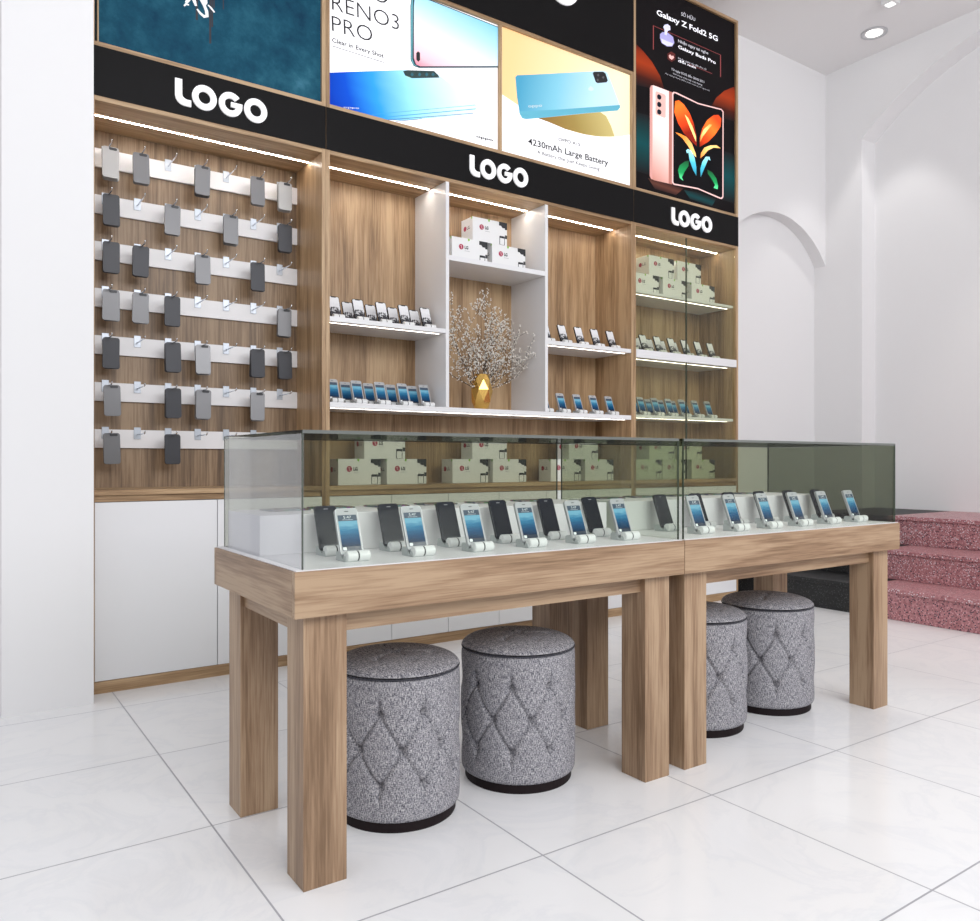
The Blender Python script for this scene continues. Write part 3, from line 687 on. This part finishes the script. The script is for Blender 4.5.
def mountain():
    m, nt, b = base_mat('wallpaper_grey')
    tc = node(nt, 'ShaderNodeTexCoord'); sp = node(nt, 'ShaderNodeSeparateXYZ'); lk(nt, tc.outputs['Generated'], sp.inputs[0])
    n = node(nt, 'ShaderNodeTexNoise'); n.inputs['Scale'].default_value = 6; n.inputs['Detail'].default_value = 5; lk(nt, tc.outputs['Generated'], n.inputs['Vector'])
    k = node(nt, 'ShaderNodeMath', op='MULTIPLY_ADD'); lk(nt, n.outputs[0], k.inputs[0]); k.inputs[1].default_value = -1.1; lk(nt, sp.outputs[2], k.inputs[2])
    rp = ramp(nt, [(-.0, (.03, .03, .035)), (.02, (.25, .25, .26)), (.10, (.52, .52, .54)), (.5, (.60, .60, .62))])
    off = node(nt, 'ShaderNodeMath', op='ADD'); lk(nt, k.outputs[0], off.inputs[0]); off.inputs[1].default_value = .22
    lk(nt, off.outputs[0], rp.inputs[0]); lk(nt, rp.outputs[0], b.inputs['Base Color']); lk(nt, rp.outputs[0], b.inputs['Emission Color'])
    b.inputs['Emission Strength'].default_value = .35; b.inputs['Roughness'].default_value = .12
    return m
wall_grey = mountain()
def phone_proto(kind):
    t = thing('smartphone', '', 'smartphone')
    w = PW/2
    frame, face = {'white': (alu, bezel), 'black': (black_frame, black_glass), 'grey': (black_frame, rubber), 'silver': (alu, bezel)}[kind]
    obj('body', MB().prism(rrect(-w, w, 0, PH, .011), -PT/2, PT/2, 1), frame, t, bevel=.0016, local=True)
    y = -PT/2
    if kind == 'black':
        obj('front_glass', MB().prism(rrect(-w+.003, w-.003, .003, PH-.003, .009), y-.0006, y, 1), black_glass, t, local=True)
        obj('screen', MB().flat([(-w+.006, .02), (w-.006, .02), (w-.006, PH-.022), (-w+.006, PH-.022)], y-.0008), plain('screen_off', (.010, .011, .019), .2, spec=.25), t, local=True, recalc=False)
        obj('earpiece', MB().flat(rrect(-.008, .008, PH-.013, PH-.0105, .001, 2), y-.001), plain('ear_grey', (.3, .3, .33), .4), t, local=True, recalc=False)
    elif kind in ('white', 'silver'):
        obj('front_glass', MB().prism(rrect(-w+.002, w-.002, .002, PH-.002, .010), y-.0006, y, 1), bezel, t, local=True)
        obj('screen', MB().flat([(-w+.0065, .027), (w-.0065, .027), (w-.0065, PH-.042), (-w+.0065, PH-.042)], y-.0009), wall_blue, t, local=True, recalc=False)
        sb = obj('status_bar', MB().flat([(-w+.0065, PH-.042), (w-.0065, PH-.042), (w-.0065, PH-.0225), (-w+.0065, PH-.0225)], y-.0009), plain('status_bar', (.05, .07, .10), .2, emit=.4, spec=.25), t, local=True, recalc=False)
        lb = obj('unlock_bar', MB().flat([(-w+.0065, .014), (w-.0065, .014), (w-.0065, .027), (-w+.0065, .027)], y-.0009), dark_bar, t, local=True, recalc=False)
        obj('unlock_button', MB().flat(rrect(-w+.009, -w+.021, .0155, .0255, .002, 3), y-.0012), icon_m, lb, local=True, recalc=False)
        obj('earpiece', MB().flat(rrect(-.007, .007, PH-.012, PH-.0095, .001, 2), y-.0009), rubber, t, local=True, recalc=False)
        if kind == 'white':
            text_on('clock', '5:47', (-.013, PH-.034), (.013, PH-.034), .009, y-.0013, icon_m, sb, -.01, local=True)
            obj('date_line', MB().flat([(-.018, PH-.0388), (.018, PH-.0388), (.018, PH-.0376), (-.018, PH-.0376)], y-.0012), plain('date_line', (.4, .45, .5), .3, emit=.3), sb, local=True, recalc=False)
    else:
        obj('screen', MB().prism(rrect(-w+.003, w-.003, .004, PH-.004, .009), y-.0008, y, 1), wall_grey, t, local=True)
        obj('notch', MB().flat([(-.019, PH-.0035), (.019, PH-.0035), (.015, PH-.010), (-.015, PH-.010)][::-1], y-.0012), rubber, t, local=True, recalc=False)
    return t
def stand_proto(kind='plain'):
    t = thing('phone_stand', '', 'phone stand')
    # side outline (y, z): roller nest in front, slot, low back
    prof = [(-.008, 0), (.070, 0), (.070, .024), (.064, .028), (.036, .028), (.027, .010), (.016, .008), (.012, .018), (.004, .018), (-.004, .008)]
    obj('base', MB().prism(prof, -.040, .036, 0), stand_g, t, bevel=.0012, local=True)
    for a, b in ((-.037, -.0015), (.0015, .040)):
        obj('roller', MB().tube([(a, 0, .0172), (a+.002, 0, .0172), (b-.002, 0, .0172), (b, 0, .0172)], [.0152, .0172, .0172, .0152], 20), stand_m, t, local=True, bevel=0)
    obj('joint', MB().tube([(-.003, 0, .0172), (.003, 0, .0172)], .0160, 16), rubber, t, local=True)
    return t
ph = {k: phone_proto(k) for k in ('white', 'black', 'grey', 'silver')}; std = stand_proto()
TILT = R(-21)
def display(x, y, z, kind, lab, where, group, tilt=TILT):
    """cradle with its roller axis over (x, y) and a handset leaning in it"""
    place(std, used, (x, y, z), f'two-roller stand under the {lab}, {where}', 'stands: '+group)
    place(ph[kind], used, (x-.005, y+.0245, z+.0165), f'{lab}, {where}', 'phones: '+group, (tilt, 0, 0))
TZ = .931
for k in range(6):
    display(1.061+.2335*k, 2.262, TZ, 'white', 'white phone', f'{ORD[k]} from left, front row, left glass case', 'front row of the left glass case')
    display(1.066+.2345*k, 2.437, TZ, 'black', 'black phone', f'{ORD[k]} from left, rear row, left glass case', 'rear row of the left glass case')
    display(2.684+.2356*k, 2.272, TZ, 'white', 'white phone', f'{ORD[k]} from left, front row, right glass case', 'front row of the right glass case')
    display(2.668+.2356*k, 2.447, TZ, 'black', 'black phone', f'{ORD[k]} from left, rear row, right glass case', 'rear row of the right glass case')
YS, YS2 = 4.765, 4.885
for k in range(5):
    display(2.105+.170*k, YS, 2.1505, 'grey', 'grey-screened phone', f'{ORD[k]} from left, front row, upper shelf of left bay', 'upper shelf of the left bay')
    display(2.095+.170*k, YS, 1.6125, 'silver', 'blue-screened phone', f'{ORD[k]} from left, front row, left end of white counter', 'counter of the left bay')
    if k < 4:
        display(2.255+.170*k, YS2, 2.1505, 'grey', 'grey-screened phone', f'{ORD[k]} from left, rear row, upper shelf of left bay', 'upper shelf of the left bay')
        display(2.240+.170*k, YS2, 1.6125, 'silver', 'blue-screened phone', f'{ORD[k]} from left, rear row, left end of white counter', 'counter of the left bay')
    display(3.845+.171*k, YS, 2.1505, 'grey', 'grey-screened phone', f'{ORD[k]} from left, upper shelf of right bay', 'upper shelf of the right bay')
    display(3.830+.171*k, YS, 1.6125, 'silver', 'blue-screened phone', f'{ORD[k]} from left, right end of white counter', 'counter of the right bay')
for k in range(7):
    display(4.745+.171*k, YS+.01, 2.1565, 'grey', 'grey-screened phone', f'{ORD[k]} from left, front row, thick glass cabinet shelf', 'thick shelf of the glass cabinet')
    display(4.725+.1705*k, YS+.02, 1.6255, 'silver', 'blue-screened phone', f'{ORD[k]} from left, front row, lowest glass cabinet shelf', 'lowest shelf of the glass cabinet')
    if 0 < k < 6:
        display(4.825+.157*k, YS2+.03, 2.1565, 'grey', 'grey-screened phone', f'{ORD[k-1]} from left, rear row, thick glass cabinet shelf', 'thick shelf of the glass cabinet')
        display(4.810+.1565*k, YS2+.03, 1.6255, 'silver', 'blue-screened phone', f'{ORD[k-1]} from left, rear row, lowest glass cabinet shelf', 'lowest shelf of the glass cabinet')

# ------------------------------------------------------------------ product boxes
BW, BD, BH = .305, .15, .170
def box_proto():
    t = thing('product_box', '', 'box')
    obj('carton', MB().box(0, BW, 0, BD, 0, BH), card, t, bevel=.0012, local=True)
    y = -.0006
    def fl(name, pts, m_, yy=y): return obj(name, MB().flat(pts, yy), m_, t, local=True, recalc=False)
    fl('red_logo', disc(.078, .105, .0195), red_m)
    sm = MB().flat([(.078, .118), (.081, .118), (.081, .097), (.088, .097), (.088, .0945), (.078, .0945)], y-.0004).flat(disc(.0715, .112, .0025, n=8), y-.0004)
    obj('logo_mark', sm, card, t, local=True, recalc=False)
    text_on('lettering', 'LG', (.107, .0945), (.138, .0945), .0225, y, dgrey, t, .05, local=True)
    fl('small_print', [(.107, .079), (.150, .079), (.150, .082), (.107, .082)], lgrey)
    fl('sticker', [(.135, BH), (.150, BH), (.150, BH-.012), (.1425, BH-.018), (.135, BH-.012)][::-1], green_m)
    fl('corner_print', [(.232, BH), (BW, BH), (BW, .118), (.285, .118), (.285, .128), (.262, .128), (.250, .142), (.232, .142)][::-1], pblack)
    fl('phone_picture', rrect(.236, .284, 0.002, .068, .005, 3), pblack)
    fl('phone_picture', [(.241, .004), (.279, .004), (.279, .052), (.241, .052)], card, y-.0004)
    fl('side_print', [(.285, .078), (BW, .078), (BW, .052), (.285, .052)][::-1], dgrey)
    # left end
    def side(name, pts, m_, xx=-.0006):
        mb = MB(); n = 0
        tris = tessellate_polygon([[Vector((p[0], p[1], 0)) for p in pts]])
        mb.add([(xx, p[0], p[1]) for p in pts], [tuple(q) for q in tris]); return obj(name, mb, m_, t, local=True)
    side('red_logo', disc(.100, .100, .018), red_m)
    side('lettering', [(.075, .089), (.075, .111), (.071, .111), (.071, .093), (.060, .093), (.060, .089)], dgrey)
    side('lettering', [(.055, .089), (.055, .111), (.040, .111), (.040, .107), (.051, .107), (.051, .093), (.040, .093), (.040, .101), (.036, .101), (.036, .089)], dgrey)
    side('sticker', [(.018, BH), (.005, BH), (.005, BH-.012), (.0115, BH-.018), (.018, BH-.012)], green_m)
    return t
bp_ = box_proto()
def boxes(group, where, lower, upper, y, z):
    nl, nu = len(lower), len(upper)
    names = {1: ['single'], 2: ['left', 'right'], 3: ['left', 'middle', 'right']}
    for k, x in enumerate(lower): place(bp_, used, (x, y, z), f'white carton, {names[nl][k]} one of the bottom row, {where}', group)
    for k, x in enumerate(upper): place(bp_, used, (x, y+.004, z+BH+.0005), f'white carton, {names[nu][k]+" one of two " if nu > 1 else ""}stacked on top, {where}', group)
boxes('cartons on the high middle shelf', 'high shelf above the gold vase', [2.976, 3.322], [3.154], 4.79, 2.6625)
LZ = LEDGE+.0005
boxes('cartons on the low ledge', 'left end of the low ledge', [2.118, 2.470], [2.305], 4.80, LZ)
boxes('cartons on the low ledge', 'low ledge below the gold vase', [2.988, 3.337], [3.159], 4.80, LZ)
boxes('cartons on the low ledge', 'low ledge beside the glass cabinet', [3.880, 4.232], [4.066], 4.80, LZ)
boxes('cartons in the glass cabinet foot', 'foot of the glass cabinet', [4.794, 5.114, 5.480], [4.955, 5.313], 4.80, LZ)
boxes('cartons in the glass cabinet top', 'top shelf of the glass cabinet', [4.760, 5.115, 5.480], [4.950, 5.300], 4.80, 2.6525)

# ------------------------------------------------------------------ vase of branches
VX, VY, VZ = 3.275, 4.86, 1.6125
prof = [(.048, 0), (.072, .065), (.083, .15), (.066, .225), (.052, .265)]
n = 7; mb = MB(); rings = []
for i, (r, z) in enumerate(prof):
    rings.append([(VX+r*math.cos(2*math.pi*(k+.5*(i % 2))/n+.3), VY+r*math.sin(2*math.pi*(k+.5*(i % 2))/n+.3), VZ+z) for k in range(n)])
vs = [p for r_ in rings for p in r_]; fs = [tuple(range(n))[::-1]]
for i in range(len(prof)-1):
    for k in range(n):
        a = i*n+k; b = i*n+(k+1) % n; c_ = a+n; d_ = b+n
        if i % 2 == 0: fs += [(a, b, c_), (b, d_, c_)]
        else: fs += [(a, b, d_), (a, d_, c_)]
inner = [(VX+(p[0]-VX)*.86, VY+(p[1]-VY)*.86, p[2]) for p in rings[-1]]; base = len(vs); vs += inner
low = [(p[0], p[1], VZ+.12) for p in inner]; vs += low; top0 = (len(prof)-1)*n
for k in range(n):
    fs += [(top0+k, top0+(k+1) % n, base+(k+1) % n, base+k), (base+k, base+(k+1) % n, base+n+(k+1) % n, base+n+k)]
fs.append(tuple(base+n+k for k in range(n)))
vase = obj('vase', MB().add(vs, fs), gold); tag(vase, 'faceted gold vase on the long white counter', 'vase')
rb = random.Random(12)
tw = MB(); bl = MB()
def blob(c, r):
    a = Vector(c); vs = [a+Vector(d)*r for d in ((1,0,0),(-1,0,0),(0,1,0),(0,-1,0),(0,0,1),(0,0,-1))]
    bl.add(vs, [(0,2,4),(2,1,4),(1,3,4),(3,0,4),(2,0,5),(1,2,5),(3,1,5),(0,3,5)])
def grow(p, d, L, r, lvl):
    pts = [p]; rs = [r]; steps_ = max(3, int(L/.035))
    for i in range(steps_):
        d = (d+Vector((rb.uniform(-.2, .2), rb.uniform(-.15, .15), rb.uniform(-.12, .16)))).normalized()
        p = p+d*(L/steps_)
        if p.y > YI-.05: p.y = YI-.05; d.y = -abs(d.y)
        if p.y < YF+.03: p.y = YF+.03; d.y = abs(d.y)
        if p.x < 2.91: p.x = 2.91; d.x = abs(d.x)
        if p.x > 3.70: p.x = 3.70; d.x = -abs(d.x)
        pts.append(p); rs.append(max(.0011, r*(1-.75*(i+1)/steps_)))
        if lvl < 2 and i > 0 and rb.random() < (.6 if lvl == 0 else .3):
            side = Vector((rb.uniform(-1, 1), rb.uniform(-.7, .5), rb.uniform(-.1, .8))).normalized()
            grow(p, (d*.7+side*.8).normalized(), L*rb.uniform(.28, .45), rs[-1]*.7, lvl+1)
        if i > 0 or lvl > 0:
            for q in range(rb.choice((1, 2, 3))): blob(p+Vector((rb.uniform(-.012, .012), rb.uniform(-.012, .012), rb.uniform(-.012, .012))), rb.uniform(.0045, .0075))
    tw.tube(pts, rs, 5)
    blob(p, .005)
for k in range(14):
    fx = -1+2*k/13
    d = Vector((fx*.95+rb.uniform(-.08, .08), rb.uniform(-.35, .12), 1-.55*abs(fx))).normalized()
    grow(Vector((VX+fx*.02, VY, VZ+.14)), d, .44*(1-.1*abs(fx))*rb.uniform(.7, 1.08)+.12, .0035, 0)
br = thing('blossom_branches', 'bare dark twigs covered in tiny white buds, standing in the gold vase', 'branches', (VX, VY, VZ+.14))
obj('twigs', tw, twig_m, br); tag(obj('buds', bl, bloss_m, br), None, None, None, 'stuff')

# ------------------------------------------------------------------ display tables
def table(label, x0, x1, lx0, lx1, legx):
    y0, y1 = 2.150, 2.945
    t = thing('display_table', label, 'table', ((x0+x1)/2, (y0+y1)/2, 0))
    rim = MB().prism([(x0, .796), (x1, .796), (x1, .928), (x0, .928)], y0, y0+.022, 1)
    obj('front_board', rim, WX, t, bevel=.0008)
    obj('back_board', MB().box(x0, x1, y1-.022, y1, .796, .928), WX, t, bevel=.0008)
    for a in (x0, x1-.022): obj('end_board', MB().box(a, a+.022, y0+.0225, y1-.0225, .796, .928), WY, t, bevel=.0008)
    obj('underside', MB().box(x0+.0225, x1-.0225, y0+.0225, y1-.0225, .796, .81), WX, t)
    obj('tabletop', MB().box(x0+.006, x1-.006, y0+.006, y1-.006, .9285, .931), white_mel, t)
    for a, b in legx:
        for c_, d_ in ((2.192, 2.322), (2.776, 2.906)): obj('leg', MB().box(a, b, c_, d_, 0, .7955), WZ, t, bevel=.0012)
    a, b = legx[0][1], legx[1][0]
    for c_ in (2.205, 2.868): obj('apron', MB().box(a+.0005, b-.0005, c_+.012, c_+.032, .733, .7955), WX, t)
    for c_ in (legx[0][0]+.014, legx[1][1]-.034): obj('apron', MB().box(c_, c_+.02, 2.3225, 2.7755, .733, .7955), WY, t)
    return t
TA = (.818, 2.4125); TB = (2.4155, 4.006)
table('oak display table on the left with thick square legs, nearest the viewer', *TA, 0, 0, [(.860, .995), (2.239, 2.371)])
table('oak display table on the right with thick square legs, next to the pink steps', *TB, 0, 0, [(2.460, 2.591), (3.840, 3.968)])
def glass_case(label, x0, x1, dimmed):
    y0, y1, z0, z1 = 2.168, 2.927, .9313, 1.330
    t = thing('glass_case', label, 'glass case', ((x0+x1)/2, (y0+y1)/2, z0))
    th = .008
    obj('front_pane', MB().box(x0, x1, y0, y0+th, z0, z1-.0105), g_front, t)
    obj('back_pane', MB().box(x0, x1, y1-th, y1, z0, z1-.0105), g_back2 if dimmed else g_back, t)
    obj('side_pane', MB().box(x0, x0+th, y0+th+.0005, y1-th-.0005, z0, z1-.0105), g_side if dimmed else g_left, t)
    obj('side_pane', MB().box(x1-th, x1, y0+th+.0005, y1-th-.0005, z0, z1-.0105), g_end if dimmed else g_side, t)
    obj('lid', MB().box(x0, x1, y0, y1, z1-.010, z1), g_top, t)
    e = .0016
    for x in (x0, x1-e):
        obj('corner_edge', MB().box(x, x+e, y0-.0006, y0+th, z0, z1), g_edge, t)
        obj('corner_edge', MB().box(x, x+e, y1-th, y1+.0006, z0, z1), g_edge, t)
    obj('lid_edge', MB().box(x0, x1, y0-.0012, y0-.0002, z1-.010, z1), plain('lid_edge', (.13, .14, .13), .3), t)
    return t
glass_case('clear glass case on the left display table over two rows of phones', TA[0]+.030, TA[1]-.012, False)
glass_case('glass case with a smoked end pane on the right display table', TB[0]+.012, TB[1]-.010, True)
for lab, a, b in (('long white display plinth inside the left glass case', .858, 2.385), ('long white display plinth inside the right glass case', 2.475, 3.925)):
    r = obj('display_plinth', MB().box(a, b, 2.566, 2.915, .9313, 1.062), white_mel, bevel=.0015); tag(r, lab, 'plinth')
# thin dark printed leaflets lying on the plinths
def leaf_mat():
    m, nt, b = base_mat('printed_leaflet')
    tc = node(nt, 'ShaderNodeTexCoord'); v = node(nt, 'ShaderNodeTexVoronoi'); v.inputs['Scale'].default_value = 45
    lk(nt, tc.outputs['Object'], v.inputs['Vector']); hs = node(nt, 'ShaderNodeHueSaturation'); hs.inputs['Saturation'].default_value = .6; hs.inputs['Value'].default_value = .22
    lk(nt, v.outputs['Color'], hs.inputs['Color']); lk(nt, hs.outputs[0], b.inputs['Base Color']); b.inputs['Roughness'].default_value = .2
    return m
lm = leaf_mat()
lp = obj('leaflet', MB().box(-.075, .075, -.05, .05, 0, .006), lm); lp['category'] = 'leaflet'
seq = [(1.03, 2.80), (1.22, 2.83), (1.45, 2.82), (1.68, 2.83), (1.92, 2.82), (2.17, 2.83), (2.62, 2.82), (2.86, 2.83), (3.10, 2.82), (3.36, 2.83), (3.62, 2.82)]
for k, (x, y) in enumerate(seq):
    c_, idx = ('left', k) if k < 6 else ('right', k-6)
    place(lp, used, (x, y, 1.0625), f'thin dark speckled leaflet, {ORD[idx]} from the left on the plinth of the {c_} glass case', 'leaflets on the plinths', (0, 0, R(random.uniform(-9, 9))))

# ------------------------------------------------------------------ tufted stools
def stool_proto():
    t = thing('stool', '', 'stool')
    Rr, zb, zt = .225, .034, .512
    NB = 9; rowsz = (.394, .272, .155)
    btn = []
    for ri, z in enumerate(rowsz):
        for k in range(NB): btn.append((2*math.pi*(k+.5*(ri % 2))/NB, z, ri, k))
    segs = []
    for a, z, ri, k in btn:
        if ri == 1:
            for s in (-1, 1):
                for zz in (rowsz[0], rowsz[2]): segs.append((a, z, a+s*math.pi/NB, zz))
    for a, z, ri, k in btn:
        if ri == 0: segs.append((a, z, a, z+.045))
        if ri == 2: segs.append((a, z, a, z-.045))
    NA, NZ = 252, 84
    def depth(a, z):
        d = 0
        for (b, zz, ri, k) in btn:
            da = (a-b+math.pi) % (2*math.pi)-math.pi
            if abs(da) > .5: continue
            q = (da*Rr)**2+(z-zz)**2; d += .024*math.exp(-q/(2*.010**2))+.006*math.exp(-q/(2*.03**2))
        m = 1
        for a0, z0, a1, z1 in segs:
            da = ((a-a0+math.pi) % (2*math.pi)-math.pi)*Rr
            if abs(da) > .16: continue
            ex, ez = (a1-a0)*Rr, z1-z0; L2 = ex*ex+ez*ez
            tt = max(0, min(1, (da*ex+(z-z0)*ez)/L2)); dd = math.hypot(da-ex*tt, z-z0-ez*tt); m = min(m, dd)
        d += .013*math.exp(-m*m/(2*.0034**2))
        return d
    vs = []; fs = []; uv = []
    for j in range(NZ+1):
        z = zb+(zt-zb)*j/NZ
        e = min(z-zb, zt-z); rnd = 0
        if e < .022: rnd = .014*(1-math.sqrt(max(0, 1-((.022-e)/.022)**2)))
        for i in range(NA):
            a = 2*math.pi*i/NA; r = Rr-rnd-depth(a, z)+.003*math.sin((z-zb)/(zt-zb)*math.pi)
            vs.append((r*math.cos(a), r*math.sin(a), z))
    for j in range(NZ):
        for i in range(NA):
            a = j*NA+i; b = j*NA+(i+1) % NA; fs.append((a, b, b+NA, a+NA))
    fs.append(tuple(range(NA))[::-1]); fs.append(tuple(NZ*NA+i for i in range(NA)))
    def with_uv(name, vs, fs, fn):
        me = bpy.data.meshes.new(name); me.from_pydata(vs, [], fs); l = me.uv_layers.new(name='UVMap')
        for p in me.polygons:
            us = [fn(me.vertices[vi].co) for vi in p.vertices]
            if max(u[0] for u in us)-min(u[0] for u in us) > .7: us = [(u[0]+(1 if u[0] < .5 else 0), u[1]) for u in us]
            for li, u in zip(p.loop_indices, us): l.data[li].uv = u
            p.use_smooth = True
        me.update(); return me
    # uv in metres around the drum
    me = with_uv('body', vs, fs, lambda c: ((math.atan2(c.y, c.x)/(2*math.pi)) % 1.0*1.0, c.z/1.41))
    link('body', me, tweed, t, local=True)
    # seat pad
    vs = [(0, 0, 0)]; fs = []; NR = 34
    def topz(r, a):
        q = r/Rr
        z = .514+.048*math.sqrt(max(0, 1-q**3.2))
        d = .024*math.exp(-(r/.018)**2)
        for k in range(6):
            b = 2*math.pi*k/6; bx, by = .125*math.cos(b), .125*math.sin(b); x, y = r*math.cos(a), r*math.sin(a)
            d += .014*math.exp(-((x-bx)**2+(y-by)**2)/(2*.012**2))
            da = (a-b+math.pi) % (2*math.pi)-math.pi
            if abs(da) < 1.2 and r < .13: d += .006*math.exp(-(r*math.sin(da))**2/(2*.005**2))*(1 if math.cos(da) > 0 else 0)
        return z-d
    vs = [(0, 0, topz(0, 0))]
    for j in range(1, NR+1):
        r = Rr*.995*math.sin(math.pi/2*j/NR)
        for i in range(120): a = 2*math.pi*i/120; vs.append((r*math.cos(a), r*math.sin(a), topz(r, a)))
    fs = [(0, 1+i, 1+(i+1) % 120) for i in range(120)]
    for j in range(NR-1):
        for i in range(120):
            a = 1+j*120+i; b = 1+j*120+(i+1) % 120; fs.append((a, a+120, b+120, b))
    fs = [f[::1] for f in fs]
    me = with_uv('seat_pad', vs, fs, lambda c: (c.x/1.41, c.y/1.41))
    link('seat_pad', me, tweed, t, local=True)
    obj('piping', MB().tube([(Rr*.993*math.cos(2*math.pi*i/96), Rr*.993*math.sin(2*math.pi*i/96), .5125) for i in range(97)], .0024, 6, False), piping_m, t, smooth=True, local=True)
    obj('plinth', MB().lathe([(.209, 0), (.211, .004), (.211, .0335)], (0, 0), 64), plinth_brown, t, smooth=False, local=True)
    return t
sp_ = stool_proto()
for (x, y, lab, rz) in ((1.352, 2.55, 'grey tweed tufted round stool under the left table, nearer the left legs', 26.5), (1.897, 2.554, 'grey tweed tufted round stool in the middle under the left table', 26.5),
                   (2.953, 2.554, 'grey tweed tufted round stool half hidden behind the paired centre legs', 26.5), (3.490, 2.560, 'grey tweed tufted round stool under the right table beside its far right leg', 26.5)):
    place(sp_, used, (x, y, 0), lab, 'tufted stools under the tables', (0, 0, R(rz)))

# ------------------------------------------------------------------ ceiling lights
def downlight_proto():
    t = thing('downlight', '', 'ceiling light')
    obj('trim_ring', MB().lathe([(.120, 0), (.122, -.010), (.112, -.015), (.080, -.006), (.080, -.001)], (0, 0), 40), plain('lamp_ring', (.55, .55, .57), .35), t, smooth=True, local=True)
    obj('lens', MB().lathe([(.073, -.004), (.073, -.0075)], (0, 0), 32), lamp_m, t, local=True)
    return t
dl = downlight_proto()
place(dl, used, (7.62, 4.345, 5.4855), 'small round recessed ceiling downlight in the corner above the arched niches')
sq = thing('ceiling_spot', 'small square white ceiling spotlight at the top edge of the picture', 'ceiling light', (7.16, 3.93, 5.4855))
obj('housing', MB().box(7.10, 7.22, 3.87, 3.99, 5.42, 5.485), plain('spot_white', (.8, .8, .8), .4), sq, bevel=.004)
obj('lens', MB().box(7.125, 7.195, 3.895, 3.965, 5.417, 5.4195), plain('spot_lens', (.9, .9, .88), .4, emit=1), sq)

def spot(name, loc, target, W, size, blend, col=(1, 1, 1), rad=.05):
    l = bpy.data.lights.new(name, 'SPOT'); l.energy = W; l.spot_size = R(size); l.spot_blend = blend; l.color = col; l.shadow_soft_size = rad
    o = bpy.data.objects.new(name, l); C.objects.link(o); o.location = loc
    o.rotation_euler = (Vector(target)-Vector(loc)).to_track_quat('-Z', 'Y').to_euler(); return o
def area(name, loc, target, W, sx, sy, col=(1, 1, 1)):
    l = bpy.data.lights.new(name, 'AREA'); l.shape = 'RECTANGLE'; l.size = sx; l.size_y = sy; l.energy = W; l.color = col
    o = bpy.data.objects.new(name, l); C.objects.link(o); o.location = loc
    o.rotation_euler = (Vector(target)-Vector(loc)).to_track_quat('-Z', 'Y').to_euler(); return o
spot('downlight_beam', (7.62, 4.345, 5.45), (7.62, 4.345, 0), 42, 62, .35, (1, .98, .96))
spot('downlight_beam', (7.55, 2.6, 5.45), (7.55, 2.6, 0), 100, 62, .5, (1, .93, .84))
spot('downlight_beam', (4.6, 3.0, 5.45), (4.3, 2.7, 0), 110, 62, .7, (1, .93, .84), .1)
spot('downlight_beam', (.6, 3.4, 5.45), (.4, 4.5, 2), 10, 90, .8, (1, .97, .93), .15)
# unseen soft fill lamps, added at the open front and the left
area('front_fill', (2.2, -3.1, 4.1), (3.2, 4, 1.0), 300, 7.5, 2.4, (.98, .985, 1))
area('side_fill', (-4.6, 1.0, 2.8), (1.5, 3.2, 1.0), 22, 5, 4, (.88, .92, 1))

w = bpy.data.worlds.new('world'); sc.world = w; w.use_nodes = True
bg = w.node_tree.nodes['Background']; bg.inputs[0].default_value = (.93, .95, 1, 1); bg.inputs[1].default_value = .48

sc.view_settings.view_transform = 'Standard'; sc.view_settings.look = 'None'
sc.cycles.transparent_max_bounces = 32
sc.view_settings.exposure = .17; sc.view_settings.gamma = 1; sc.view_settings.use_curve_mapping = False
